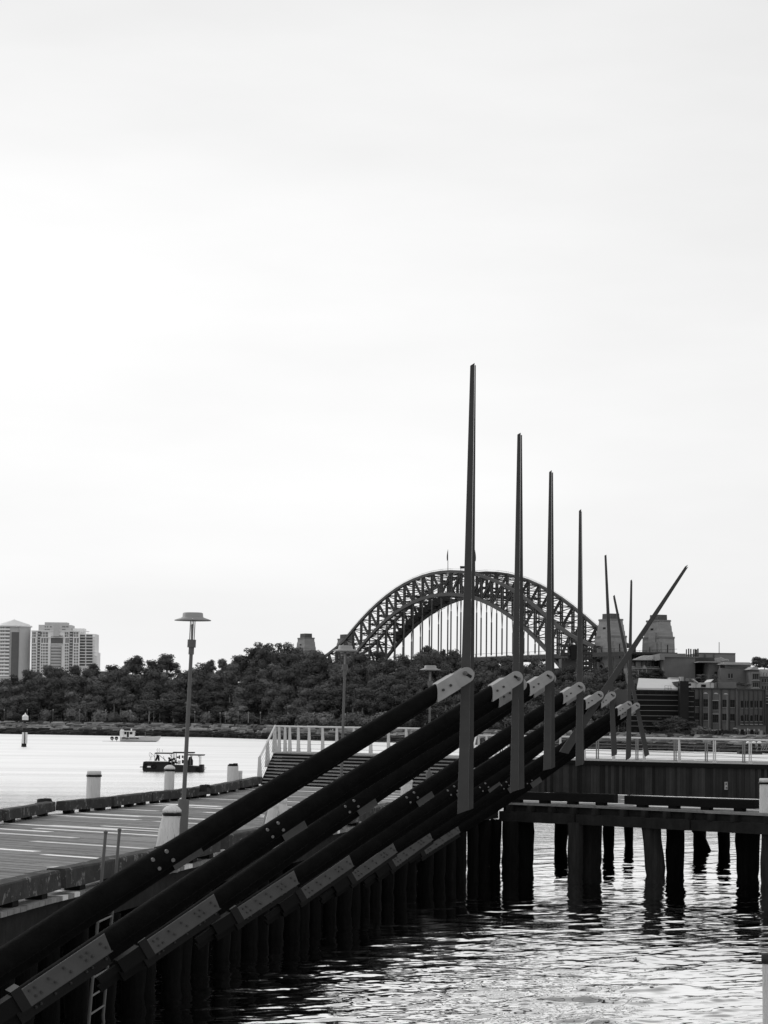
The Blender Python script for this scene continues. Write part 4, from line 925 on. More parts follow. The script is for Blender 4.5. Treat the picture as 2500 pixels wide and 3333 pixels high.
for off in (-.8, .8, TW - .8, TW + .8):
    wk = MB()
    for u0, u1 in zip(US[2:-2], US[3:-2]): wk.beam(BP(u0, topc(u0) + 2.6, off), BP(u1, topc(u1) + 2.6, off), .09, .12)
    for u0 in US[2:-2]: wk.beam(BP(u0, topc(u0) + 1, off), BP(u0, topc(u0) + 2.6, off), .1, .1)
    wk.build('walkway_rail', m_bsteel, br)
dk = MB(); 
dk.beam(BP(-.1, 55.8, TW / 2), BP(1.3, 55.8, TW / 2), TW + 12, 1.2)
for off in (-5.5, TW + 5.5): dk.beam(BP(-.1, 54.0, off), BP(1.3, 54.0, off), .9, 2.4); dk.beam(BP(-.1, 59.3, off), BP(1.3, 59.3, off), .2, .25)
for i in range(-5, 72): 
    u = i / 56
    for off in (-5.5, TW + 5.5): dk.beam(BP(u, 56, off), BP(u, 59.4, off), .25, .25)
dk.build('road_deck', m_bsteel, br)
cr = MB()      # maintenance gantry slung under the far truss
for k in range(16):
    u = .60 + .013 * k; z = bot(u) - 3.5
    cr.beam(BP(u, z + 9, TW - 3), BP(u + .012, bot(u + .012) + 5, TW + 1), 5, 8)
    cr.beam(BP(u, z - 2, TW - 5), BP(u + .013, bot(u + .013) - 5.5, TW - 5), .3, .3); cr.beam(BP(u, z - 2, TW - 5), BP(u, z + 4, TW - 5), .25, .25)
cr.build('work_platform', m_bsteel, br)
for px, yt, yb, D, w in ((1458, 1789, 1862, 2290, 'left'), (1546, 1790, 1862, 2260, 'right')):
    b = at(px, yb, D); tp = at(px, yt, D)
    t = thing('flagpole', tuple(b), 'thin flagpole on the crown of the arch, %s the tallest blade' % ('left of' if w == 'left' else 'just right of'), 'flag')
    MB().tube([b, tp], [.35, .2], 6).build('pole', m_bsteel, t)
    fl = MB(); n = 7; V = []
    for k in range(n + 1):
        q = k / n; V += [tp + Vector((-.2 - (0 if w == 'left' else -.4), 0, -1 - 9 * q)), tp + Vector(((-.45 - .6 * math.sin(q * 2.6)) * (1 if w == 'left' else -1), 0.5 * math.sin(q * 5), -1.8 - 9.4 * q))]
    fl.add(V, [(2 * k, 2 * k + 1, 2 * k + 3, 2 * k + 2) for k in range(n)]); fl.add([v + Vector((0, .15, 0)) for v in V], [(2 * k + 2, 2 * k + 3, 2 * k + 1, 2 * k) for k in range(n)]); fl.build('flag', m_bsteel, t)
c = at(1507, 1850, 2270)
MB().box(c + Vector((0, 0, 1)), (5.5, 3, 2.2)).beam(c + Vector((-2, 0, -4)), c + Vector((-2, 0, 0)), .3, .3).beam(c + Vector((2, 0, -4)), c + Vector((2, 0, 0)), .3, .3).build('crown_cabin', m_bsteel, br)
# black gantry house under the south end of the arch
def hexa(mb, P0, P1):   # frustum between two quads
    return mb.add(list(P0) + list(P1), [(3, 2, 1, 0), (4, 5, 6, 7), (0, 1, 5, 4), (1, 2, 6, 5), (2, 3, 7, 6), (3, 0, 4, 7)])
def pylon(px, D, label, plants=False):
    C = Vector((px2x(px, D), D)); t = thing('bridge_pylon', (C.x, C.y, 0), label, 'bridge tower', 'stone pylons of the bridge')
    ax = AX; pr = PX
    def q(a, b, z): p = C + ax * a + pr * b; return Vector((p.x, p.y, z))
    def ringq(L, Wd, z): return [q(-L / 2, -Wd / 2, z), q(-L / 2, Wd / 2, z), q(L / 2, Wd / 2, z), q(L / 2, -Wd / 2, z)]
    base = MB(); lv = [(0, 32, 16.4), (46, 30.2, 15.2), (70, 28.6, 14.2), (70.01, 26.2, 13.3), (75, 25, 12.9), (75.01, 24, 12.4), (80, 22.8, 11.9), (80.01, 21.8, 11.4), (84.5, 20.6, 11.0)]
    for (z0, L0, W0), (z1, L1, W1) in zip(lv, lv[1:]):
        if z1 - z0 > .1: hexa(base, ringq(L0, W0, z0), ringq(L1, W1, z1))
    base.build('shaft', m_gran, t)
    MB_ = MB(); hexa(MB_, ringq(14.5, 8.4, 84.4), ringq(14.2, 8.2, 89.2)); MB_.build('crown_block', mat('dark_crown_stone', .09, .9, .2, .3), t)
    for L0, W0, L1, W1, z0, z1 in ((29.4, 15.0, 29.0, 14.6, 69.3, 70.8), (21.8, 12.0, 21.4, 11.8, 83.4, 84.8), (31.1, 16.0, 30.9, 15.8, 43, 43.7)):
        cn = MB(); hexa(cn, ringq(L0, W0, z0), ringq(L1, W1, z1)); cn.build('cornice', m_grand, t)
    # buttress panel with stepped top on the west face, window slots, arched openings
    def face_w(a0, a1, z0, z1, d, m, name, arch=False):
        def wd(z): return 16.4 - 2.2 * z / 70 if z < 70 else 13.3 - (z - 70) * .15
        P = [(a0, z0), (a1, z0), (a1, z1)]
        if arch: P = [(a0, z0), (a1, z0)] + [((a0 + a1) / 2 + (a1 - a0) / 2 * math.cos(k * math.pi / 8), z1 + (a1 - a0) / 2 * math.sin(k * math.pi / 8)) for k in range(9)]
        else: P.append((a0, z1))
        mb = MB(); mb.prism([q(a, -wd(z) / 2 - d, z) for a, z in P], Vector((pr.x, pr.y, 0)) * (d + .5)); mb.build(name, m, t)
    def face_s(b0, b1, z0, z1, d, m, name, arch=False):
        def ln(z): return 32 - 3.4 * z / 70 if z < 70 else 26.2
        if arch: P = [(b0, z0), (b1, z0)] + [((b0 + b1) / 2 + (b1 - b0) / 2 * math.cos(k * math.pi / 8), z1 + (b1 - b0) / 2 * math.sin(k * math.pi / 8)) for k in range(9)]
        else: P = [(b0, z0), (b1, z0), (b1, z1), (b0, z1)]
        mb = MB(); mb.prism([q(-ln(z) / 2 - d, b, z) for b, z in P], Vector((ax.x, ax.y, 0)) * (d + .5)); mb.build(name, m, t)
    face_w(-10.5, 10.5, 30, 66, .9, m_gran, 'buttress'); face_w(-8, 3.5, 66, 74, .8, m_gran, 'buttress'); face_w(-2.2, 2.2, 76.3, 77.9, .12 + .0, m_hole, 'window')
    face_w(-.5, .5, 50, 62, 1.0, m_hole, 'slot'); face_w(-5.2, 5.2, 28, 43.5, 1.5, m_grand, 'arch_surround', True); face_w(-3.7, 3.7, 27, 43.0, 1.62, m_hole, 'arch_opening', True)
    face_s(-5.6, 5.6, 30, 66, .9, m_gran, 'buttress'); face_s(-.45, .45, 52, 64, 1.0, m_hole, 'slot'); face_s(-4.9, 4.9, 27, 42.5, 1.4, m_grand, 'arch_surround', True); face_s(-4.0, 4.0, 26, 42.0, 1.52, m_hole, 'arch_opening', True)
    MB().box(q(-11, -9.5, 27), (8, 4, 7), math.atan2(ax.y, ax.x)).build('balcony', mat('pale_render', .33, .8, 1, .1), t)
    return t
pylon(1992, 1993, 'nearer stone tower at the right end of the arch, behind the sixth blade')
pylon(2147, 2006, 'stone tower right of the diagonal blade, standing clear of the arch')
pylon(1001, 2590, 'lone far stone tower above the headland trees left of the arch')
pylon(1131, 2604, 'far stone tower mostly hidden behind the left foot of the arch')
g = at(1885, 2140, 1900); t = thing('gantry_house', (g.x, g.y, 20), 'black boxy gantry house under the right foot of the arch', 'gantry')
def pbox(mb, x0, x1, y0, y1, D, dep, off=0.0):
    """box whose front stands at distance D and covers these photo positions"""
    a = at0(x0, (y0 + y1) / 2, D); b = at0(x1, (y0 + y1) / 2, D); xm = (x0 + x1) / 2
    z1 = at0(xm, y0, D).z; z0 = at0(xm, y1, D).z
    return mb.box(((a.x + b.x) / 2, D + dep / 2 - off, (z0 + z1) / 2), (b.x - a.x, dep, z1 - z0))
pbox(MB(), 1856, 1881, 2102, 2146, 1900, 30).build('dark_cladding', m_hole, t)
mb = MB()
for x in (1828, 1838, 1848, 1856): pbox(mb, x, x + 1.4, 2104, 2150, 1900, 2)
pbox(mb, 1826, 1858, 2101, 2105, 1900, 20); pbox(mb, 1826, 1858, 2124, 2133, 1900, 20); mb.build('open_frame', m_bsteel, t)
pbox(MB(), 1828, 1880, 2144, 2215, 1905, 30).build('lower_block', m_bsteel, t)
mb = MB(); 
for k in range(6): pbox(mb, 1896, 1928, 2108 + k * 15, 2116 + k * 15, 1935, 12)
for x in (1897, 1908, 1918, 1926): pbox(mb, x, x + 2.5, 2105, 2215, 1936, 8)
mb.build('steel_bay', m_bsteel, t)
# ------------------------------------------------------------------ apartment towers far left
m_conc = mat('pale_apartment_concrete', 0.8, .85, .3, .06)
m_concg = mat('grey_apartment_concrete', 0.5, .85, .3, .08)
m_concd = mat('dark_apartment_cladding', 0.13, .8, .3, .12)
m_glassf = mat('far_window_glass', 0.2, .3, 1, .3, isl=.5)
m_roofw = mat('pale_sheet_roof', 0.8, .6, .5, .06)
TD = 1900.0
def boxes(mats_rects, parent, D, name='window', dep=.3, limit=100, m=None, proud=.12):
    r5 = random.Random(len(mats_rects)); big = sorted(mats_rects, key=lambda r: -(r[1] - r[0]) * (r[3] - r[2])); rest = MB()
    for i, (x0, x1, y0, y1) in enumerate(big):
        mb = MB() if i < limit else rest
        pbox(mb, x0, x1, y0, y1, D, dep, proud)
        if i < limit: mb.build(name, m or m_glassf, parent)
    if rest.v: rest.build(name, m or m_glassf, parent, kind='stuff')
B0 = at(40, 2270, TD)
tA = thing('apartment_tower', tuple(B0), 'round pale apartment tower with curved balconies and a low cone roof at the left edge', 'apartment tower')
def towerA():
    cx = at(44, 2100, TD + 14); R0 = px2x(97, TD) - px2x(40, TD)
    zt = at(45, 2040, TD).z; zb = at(45, 2260, TD).z
    MB().lathe((cx.x, TD + 14, 0), [(R0 - 1.2, zb - 20), (R0 - 1.2, zt)], 40).build('core_wall', m_concg, tA)
    MB().lathe((cx.x, TD + 14, 0), [(R0 - 1, zt), (R0 + .6, zt + .1), (R0 + .6, zt + 1.3), (R0 - .6, zt + 1.5), (R0 * .92, zt + 1.6), (R0 * .90, zt + 2.3), (.3, zt + 6.2), (.01, zt + 7)], 40).build('cone_roof', m_roofw, tA)
    fl = 19; st = (zt - zb) / fl
    for k in range(fl):
        z = zt - st * (k + 1) + .25; n = 26; V = []; 
        for i in range(n + 1):
            a = math.radians(178 + 88 * i / n)
            for r_, zz in ((R0 - 1.3, z), (R0 + .5, z), (R0 + .5, z + 1.15), (R0 + .35, z + 1.15), (R0 + .35, z + .25), (R0 - 1.3, z + .25)): V.append((cx.x + math.cos(a) * r_, TD + 14 + math.sin(a) * r_, zz))
        MB().add(V, [(i * 6 + q, i * 6 + (q + 1) % 6, (i + 1) * 6 + (q + 1) % 6, (i + 1) * 6 + q) for i in range(n) for q in range(6)] + [(5, 4, 3, 2, 1, 0)] + [tuple(range(n * 6, n * 6 + 6))]).build('balcony', m_conc, tA)
        for j in range(4):
            a0 = math.radians(180 + 22 * j + 3); a1 = math.radians(180 + 22 * j + 18); V = []
            for r_ in (R0 - 1.5, R0 - 1.12):
                for a, zz in ((a0, z + 1.0), (a1, z + 1.0), (a1, z + st - .5), (a0, z + st - .5)): V.append((cx.x + math.cos(a) * r_, TD + 14 + math.sin(a) * r_, zz))
            MB().add(V, [(3, 2, 1, 0), (4, 5, 6, 7), (0, 1, 5, 4), (1, 2, 6, 5), (2, 3, 7, 6), (3, 0, 4, 7)]).build('window', m_glassf, tA)
    V = []
    # dark vertical strip on the right third and the smooth pale flank
    for nm, a0, a1, rr, m in (('dark_bay', 272, 296, R0 + .2, m_concd), ('pale_flank', 297, 359, R0 - .4, m_concg)):
        V = []; n = 8
        for i in range(n + 1):
            a = math.radians(a0 + (a1 - a0) * i / n)
            for r_, zz in ((rr - 2.5, zb - 20), (rr, zb - 20), (rr, zt - (4.2 if nm == 'dark_bay' else 0)), (rr - 2.5, zt - (4.2 if nm == 'dark_bay' else 0))): V.append((cx.x + math.cos(a) * r_, TD + 14 + math.sin(a) * r_, zz))
        MB().add(V, [(i * 4 + q, i * 4 + (q + 1) % 4, (i + 1) * 4 + (q + 1) % 4, (i + 1) * 4 + q) for i in range(n) for q in range(4)] + [(3, 2, 1, 0)] + [tuple(range(n * 4, n * 4 + 4))]).build(nm, m, tA)
    pod = MB(); pbox(pod, -20, 52, 2203, 2290, TD - 12, 14); pod.build('podium', m_concg, tA)
    boxes([(x, x + 8, y, y + 9) for x in (-8, 3, 13, 23, 34) for y in (2208, 2222)], tA, TD - 12, m=m_glassf)
towerA()
B1 = at(200, 2270, TD)
tB = thing('apartment_block', tuple(B1), 'pale stepped apartment block with many square windows right of the round tower', 'apartment block')
def towerB():
    Y = lambda z: 1990 + z / 4.88
    X = lambda z: z / 4.88
    w = MB(); pbox(w, X(498), X(1252), Y(305), 2290, TD, 30); w.build('main_wall', m_conc, tB)
    w = MB(); pbox(w, X(1252), X(1500), Y(357), 2290, TD + 3, 26); w.build('right_wing', m_conc, tB)
    w = MB(); pbox(w, X(1490), X(1540), Y(650), 2290, TD + 2, 20); w.build('low_wing', m_conc, tB)
    w = MB(); pbox(w, X(612), X(1135), Y(215), Y(306), TD + 6, 20); w.build('penthouse', m_concg, tB)
    w = MB(); pbox(w, X(710), X(1065), Y(174), Y(217), TD + 9, 14); w.build('plant_room', m_concg, tB)
    w = MB(); pbox(w, X(1150), X(1335), Y(270), Y(358), TD + 8, 14); w.build('upper_block', m_conc, tB)
    w = MB(); pbox(w, X(1335), X(1405), Y(312), Y(318), TD + 6, 8); pbox(w, X(1340), X(1346), Y(316), Y(358), TD + 6, 1); pbox(w, X(1394), X(1400), Y(316), Y(358), TD + 6, 1); w.build('pergola', m_conc, tB)
    w = MB()
    for x in (496, 575, 638, 790, 1010, 1158, 1252): pbox(w, X(x - 7), X(x + 7), Y(400 if x not in (496, 1252) else 306), 2290, TD, 1, .5)
    w.build('pilaster', m_conc, tB)
    w = MB()
    for y in (312, 412): pbox(w, X(496), X(1256), Y(y - 4), Y(y + 6), TD, 1.2, .8)
    w.build('string_course', m_conc, tB)
    rects = []; rows = [(330, 368), (376, 404)] + [(516 + 46.5 * k, 548 + 46.5 * k) for k in range(11)]
    for y0, y1 in rows:
        for a, b in ((505, 535), (541, 570), (648, 674), (684, 712), (722, 762), (1030, 1056), (1062, 1086), (1172, 1202), (1212, 1242)): rects.append((X(a), X(b), Y(y0), Y(y1)))
    for a, b in ((500, 527), (533, 560), (655, 685), (695, 725), (735, 765), (1040, 1062), (1068, 1092), (1180, 1208), (1222, 1250)): rects.append((X(a), X(b), Y(425), Y(500)))
    boxes(rects, tB, TD, m=m_glassf)
    # recessed balcony columns
    for a, b, nm in ((588, 636, 'balcony_recess'), (1096, 1150, 'balcony_recess')):
        w = MB(); pbox(w, X(a), X(b), Y(320), 2290, TD, .4, .3); w.build(nm, m_concd, tB)
        for k in range(19):
            w = MB(); pbox(w, X(a - 2), X(b + 2), Y(350 + 46.5 * k), Y(366 + 46.5 * k), TD, 1.2, 1.0); w.build('balcony', m_concg, tB)
    # rounded glazed bay in the middle
    c = at(X(890), 2150, TD + 1); Rb = (px2x(X(990), TD) - px2x(X(800), TD)) / 2
    zt = at(X(890), Y(548), TD).z; zb = at(X(890), 2290, TD).z
    MB().lathe((c.x, TD + 1, 0), [(Rb - .3, zb), (Rb - .3, zt)], 24).build('bay_glass', m_glassf, tB)
    for k in range(10):
        z = at(X(890), Y(552 + 48 * k), TD).z; MB().lathe((c.x, TD + 1, z - 1.1), [(Rb, 0), (Rb, 1.1)], 24).build('bay_band', m_concg, tB)
    w = MB(); pbox(w, X(805), X(1000), Y(400), Y(512), TD, .6, .45); w.build('glass_atrium', m_concd, tB)
    w = MB(); pbox(w, X(860), X(945), Y(215), Y(400), TD, 3, 2.5); w.build('corner_turret', m_concg, tB)
    w = MB(); pbox(w, X(840), X(1000), Y(372), Y(378), TD, 2, 1.9); pbox(w, X(800), X(1005), Y(512), Y(520), TD, 2, 1.9); w.build('canopy', m_conc, tB)
    rects = [(X(a), X(b), Y(232), Y(255)) for a, b in ((712, 730), (745, 765), (795, 820), (985, 1040), (1050, 1090))] + [(X(a), X(b), Y(280), Y(296)) for a, b in ((712, 740), (750, 790), (985, 1040))]
    boxes(rects, tB, TD + 6, m=m_glassf)
    for k in range(11):
        y = 370 + 46.5 * k
        for a, b in ((1262, 1352), (1372, 1468)):
            w = MB(); pbox(w, X(a), X(b), Y(y), Y(y + 30), TD + 3, .4, .3); w.build('loggia', m_concd, tB)
        w = MB(); pbox(w, X(1250), X(1500 + (22 if k % 2 else 14)), Y(y + 33), Y(y + 42), TD + 3, 2.4, 2.2); w.build('balcony', m_conc, tB)
        if k > 6: w = MB(); pbox(w, X(1490), X(1548), Y(y + 10), Y(y + 17), TD + 2, 2.4, 2.0); w.build('balcony', m_conc, tB)
towerB()
lb_ = at(330, 2188, 1500); t = thing('distant_hall', tuple(lb_), 'low flat roofed building just showing above the trees right of the apartment block', 'building')
pbox(MB(), 312, 352, 2184, 2187, 1500, 20, 1).build('roof_slab', m_concg, t); pbox(MB(), 314, 350, 2187.5, 2230, 1500, 18).build('wall', m_concd, t)
# ------------------------------------------------------------------ buildings on the right shore
m_brick = mat('brown_brick', 0.13, .9, .5, .25, streak=.1)
m_brickd = mat('dark_brick', 0.065, .9, .5, .3, streak=.1)
m_brickl = mat('lighter_brick', 0.16, .9, .5, .2, streak=.08)
m_stone = mat('pale_stone_trim', 0.34, .85, 1, .15)
m_metal = mat('pale_roof_sheet', 0.52, .5, .3, .06)
m_shed = mat('grey_plant_cladding', 0.2, .6, .3, .1)
m_louv = mat('black_louvres', 0.016, .7, .5, .3)
m_glass = mat('window_glass_dark', 0.014, .3, 1, .3, isl=.5, spec=.08)
m_frame = mat('window_frame_paint', 0.09, .7, 2, .2)
def window(parent, x0, x1, y0, y1, D, frame=True, sill=True, arch=False, mull=0, dy=0.0, g=None):
    o = MB(); pbox(o, x0, x1, y0, y1, D, .3, .03)
    if arch:
        a = at(x0, y0, D); b = at(x1, y0, D); r = (b.x - a.x) / 2; cx = (a.x + b.x) / 2
        o.prism([(cx + math.cos(math.pi * k / 8) * r, D - .03, a.z - .02 + math.sin(math.pi * k / 8) * r * .8) for k in range(9)], (0, .2, 0))
    w = o.build('window', g or m_glass, parent)
    if frame:
        f = MB(); t = .55; pbox(f, x0 - t, x0, y0, y1, D, .3, .09); pbox(f, x1, x1 + t, y0, y1, D, .3, .09)
        if not arch: pbox(f, x0 - t, x1 + t, y0 - t, y0, D, .3, .09)
        for k in range(mull): x = x0 + (x1 - x0) * (k + 1) / (mull + 1); pbox(f, x - .22, x + .22, y0, y1, D, .3, .07)
        if y1 - y0 > 14: ym = y0 + (y1 - y0) * .45; pbox(f, x0, x1, ym - .22, ym + .22, D, .3, .065)
        f.build('frame', m_frame, w)
    if sill:
        s = MB(); pbox(s, x0 - 1.2, x1 + 1.2, y1, y1 + 1.3, D, .4, .22); s.build('sill', m_stone, w)
D0 = 396.0
pbox0 = pbox
def at(px, py, D): return at0(px, py, D * KS)
def pbox(mb, x0, x1, y0, y1, D, dep, off=0.0): return pbox0(mb, x0, x1, y0, y1, D * KS, dep, off)
# louvred block
t = thing('louvred_block', tuple(at(2140, 2405, 392)), 'long dark block with thin pale horizontal bands and a pale sloping metal roof', 'building')
pbox(MB(), 2050, 2216, 2243, 2410, 392, 26).build('wall', m_louv, t)
for y in (2248.5, 2262, 2279, 2296, 2313, 2330, 2347, 2364):
    o = MB(); pbox(o, 2050, 2216, y - .7, y + .7, 392, .5, .35); o.build('pale_band', m_frame if y < 2262 else m_shed, t)
    lv = MB()
    for k in range(1, 6): pbox(lv, 2050, 2216, y + 1.5 + k * 2.4, y + 2.2 + k * 2.4, 392, .3, .15)
    lv.build('louvres', m_louv, t)
for k in range(6): o = MB(); pbox(o, 2060 + k * 25, 2070 + k * 25, 2250, 2258, 392, .2, .12); o.build('window', m_glass, t)
a, b, c, d = at(2073, 2244.5, 391.5), at(2206, 2247, 391.5), at(2210, 2218, 404), at(2079, 2213, 404)
MB().prism([a, b, c, d], (0, 0, .3)).build('metal_roof', m_metal, t)
rl_ = MB(); 
for x in (2164, 2175, 2184): q = at(x, 2247, 391.4); rl_.beam(q, q + Vector((0, 0, .75)), .04, .04)
for z in (.4, .75): rl_.beam(at(2164, 2247, 391.4) + Vector((0, 0, z)), at(2187, 2248, 391.4) + Vector((0, 0, z)), .04, .04)
rl_.build('guard_rail', m_frame, t)
o = MB(); pbox(o, 2214, 2242, 2217, 2410, 389, 30); pbox(o, 2208, 2250, 2224, 2232, 390, 20); pbox(o, 2240, 2250, 2238, 2410, 390.5, 26); o.build('stair_shaft', m_louv, t)
o = MB()
for y in (2250, 2267, 2284, 2300, 2317, 2334): pbox(o, 2241, 2258, y - .7, y + .7, 390.5, .5, .35)
o.build('pale_band', m_shed, t)
pbox(MB(), 2250, 2262, 2245, 2410, 391.5, 26).build('wall', m_louv, t)
# brick warehouse
t = thing('brick_warehouse', tuple(at(2375, 2405, D0)), 'long dark brick warehouse with tall pilasters and rows of windows along the shore', 'building')
pbox(MB(), 2259, 2398, 2240, 2412, D0, 30).build('wall', m_brick, t); pbox(MB(), 2396, 2493, 2243, 2412, D0 - .8, 31).build('end_wall', m_brick, t)
o = MB(); pbox(o, 2257, 2400, 2239, 2242, D0, 31, .35); pbox(o, 2396, 2495, 2242, 2245.5, D0 - .8, 31.6, .3); o.build('parapet', m_brickd, t)
sx = 1659 / 260.0
XX = lambda z: 2240 + z / sx
YY = lambda z: 2080 + z / sx
for x in (235, 300, 500, 690, 860): o = MB(); pbox(o, XX(x) - 1.0, XX(x) + 1.0, 2243, 2412, D0, .5, .3); o.build('pilaster', m_brickd, t)
for x in (1055, 1160, 1258, 1358, 1455, 1553, 1600): o = MB(); pbox(o, XX(x) - 1.3, XX(x) + 1.3, 2246, 2360, D0 - .8, .6, .4); o.build('pilaster', m_brickd, t)
for x0, x1, y0, y1 in ((145, 225, 1250, 1400), (320, 408, 1250, 1410), (715, 800, 1262, 1415), (875, 962, 1265, 1420), (145, 225, 1540, 1680), (322, 408, 1542, 1685), (712, 800, 1555, 1695), (875, 962, 1560, 1700)):
    window(t, XX(x0), XX(x1), YY(y0), YY(y1), D0, mull=1)
for x0, x1, y0, y1 in ((505, 620, 1290, 1470), (512, 622, 1570, 1740)):
    window(t, XX(x0), XX(x1), YY(y0), YY(y1), D0, mull=2); o = MB(); pbox(o, XX(495), XX(632), YY(y0 - 22), YY(y0 - 6), D0, .4, .3); o.build('lintel', m_stone, t)
for xc in (1118, 1196, 1238, 1316, 1394, 1434, 1510):
    wd_ = 24 if xc in (1118, 1316, 1510) else 13
    window(t, XX(xc - wd_), XX(xc + wd_), YY(1282), YY(1430), D0 - .8, frame=False); window(t, XX(xc - wd_), XX(xc + wd_), YY(1600 if wd_ == 24 else 1570), YY(1708), D0 - .8, frame=False, arch=wd_ == 24)
o = MB()
for a_, b_ in ((1080, 1165), (1180, 1250), (1275, 1360), (1375, 1450), (1470, 1545)): pbox(o, XX(a_), XX(b_), YY(1768), YY(1782), D0 - .8, .4, .3)
o.build('string_course', m_stone, t)
for x0, x1, y0, y1, m in ((480, 625, 1880, 1940, m_stone), (480, 610, 1960, 2070, m_glass), (720, 800, 1930, 2050, m_glass), (880, 960, 1935, 2050, m_glass), (1090, 1170, 1880, 2070, m_glass), (1290, 1360, 1890, 2070, m_glass), (1480, 1545, 1900, 2080, m_stone), (1040, 1062, 1930, 2050, m_glass), (1200, 1225, 1940, 2060, m_glass), (1390, 1410, 1940, 2070, m_glass), (1430, 1450, 1940, 2070, m_glass), (1570, 1590, 1940, 2080, m_glass)):
    o = MB(); pbox(o, XX(x0), XX(x1), YY(y0), YY(y1), D0 - .8, .4, .12); o.build('ground_floor_bay', m, t)
o = MB()
for x in (455, 655, 1068, 1170, 1270, 1368, 1468): pbox(o, XX(x - 16), XX(x + 14), YY(1870), YY(1915), D0 - .8, .5, .35)
o.build('stone_bracket', m_stone, t)
# lamps with curved arms in front of the warehouse
for xh, yh, xp, yb in ((365, 1120, 425, 1780), (580, 1125, 658, 1850), (785, 1135, 808, 1980), (975, 1850, 1060, 2060)):
    p = at(XX(xp), YY(yb), D0 - 8); h = at(XX(xh), YY(yh), D0 - 8); k = at(XX(xp), YY(yh + 45), D0 - 8)
    l = thing('road_lamp', (p.x, p.y, 1.9), 'road lamp before the brick warehouse, %s' % {365: 'left of the three tall ones', 580: 'middle of the three tall ones', 785: 'right one of the three, shortest arm', 975: 'low one near the end wall'}[xh], 'street lamp', 'road lamps before the brick warehouse')
    MB().tube([(p.x, p.y, 1.9), k], [.07, .05], 6).build('pole', m_shed, l); MB().tube([k, (k + h) / 2 + Vector((0, 0, .15)), h], .04, 6).build('arm', m_shed, l)
    MB().lathe(h - Vector((0, 0, .2)), [(.05, 0), (.34, .06), (.34, .16), (.1, .26)], 12).build('head', m_cap, l)
# cream lean-to sheds above the warehouse
t = thing('white_shed', tuple(at(2290, 2240, 410)), 'small white rooftop shed with one dark window above the brick warehouse', 'shed')
pbox(MB(), XX(62), XX(533), YY(905), YY(1030), 410, 6).build('wall', m_metal, t)
o = MB(); pbox(o, XX(270), XX(366), YY(942), YY(998), 410, .2, .1); o.build('window', m_glass, t)
o = MB()
for x in (165, 460): pbox(o, XX(x - 3), XX(x + 3), YY(905), YY(1030), 410, .2, .08)
o.build('joint', m_shed, t)
MB().prism([at(XX(80), YY(822), 409.5), at(XX(110), YY(822), 409.5), at(XX(222), YY(908), 409.5), at(XX(190), YY(908), 409.5)], (0, 8, 0)).build('roof_edge', m_metal, t)
MB().prism([at(XX(455), YY(895), 409.5), at(XX(475), YY(895), 409.5), at(XX(535), YY(838), 409.5), at(XX(522), YY(834), 409.5)], (0, 8, 0)).build('roof_edge', m_metal, t)
MB().prism([at(XX(0), YY(815), 412), at(XX(80), YY(822), 412), at(XX(190), YY(908), 412), at(XX(30), YY(908), 412)], (0, 4, 0)).build('gable_wall', m_brickl, t)
pbox(MB(), XX(630), XX(1000), YY(890), YY(1030), 412, 6).build('low_wall', m_brickl, t)
# brown blind block with antennas
t = thing('blind_brick_block', tuple(at(2215, 2220, 450)), 'large plain brown brick block with telephone antennas on its roof', 'building')
pbox(MB(), 2160, 2263, 2138.5, 2300, 450, 30).build('wall', m_brickl, t); pbox(MB(), 2262, 2326, 2140, 2300, 455, 25).build('shaded_wall', m_brickd, t)  # side wall of the same block, its shade put into a darker brick
o = MB(); pbox(o, 2159, 2264, 2137.5, 2139.5, 450, 30, .3); pbox(o, 2148, 2164, 2128, 2148, 446, 12); pbox(o, 2150, 2232, 2127, 2138, 455, 14); o.build('roof_structure', m_shed, t)
for x, h, w in ((2234, 24, 2.4), (2241, 26, 3), (2248, 25, 3), (2257, 24, 2.4), (2262, 25, 3), (2266, 23, 3), (2271, 26, 3.4)):
    o = MB(); pbox(o, x, x + w, 2137 - h, 2138, 452, .7); pbox(o, x + .8, x + w - .6, 2125, 2138, 452.8, .3); o.build('antenna', m_brickd, t)
o = MB(); pbox(o, 2230, 2276, 2130, 2131, 452, .2); pbox(o, 2230, 2276, 2134, 2135, 452, .2); o.build('roof_rail', m_shed, t)
# plant block behind
t = thing('rooftop_plant_block', tuple(at(2335, 2150, 470)), 'flat grey plant block rising behind the brick blocks, with a thin mast', 'building')
pbox(MB(), 2274, 2394, 2126, 2300, 470, 25).build('wall', m_shed, t)
o = MB(); pbox(o, 2323, 2324.5, 2128, 2153, 470, .3, .2); pbox(o, 2292, 2296, 2130, 2150, 470, .4, .3); pbox(o, 2274, 2394, 2125, 2127, 470, 25, .2); o.build('panel_joint', m_frame, t)
m0 = at(2341, 2127, 475); MB().tube([m0, at(2341, 2090, 475)], .07, 5).build('mast', m_frame, t)
pr = MB()
for k, (x0, y0, x1, y1) in enumerate(((2325, 2147, 2370, 2147), (2330, 2144, 2350, 2142), (2340, 2142, 2355, 2151), (2332, 2151, 2360, 2149), (2345, 2140, 2365, 2150), (2328, 2141, 2328, 2152), (2350, 2141, 2350, 2152), (2370, 2146, 2370, 2152))): pr.tube([at(x0, y0, 461), at(x1, y1, 461)], .14, 6)
pr.build('roof_pipes', m_stone, t)
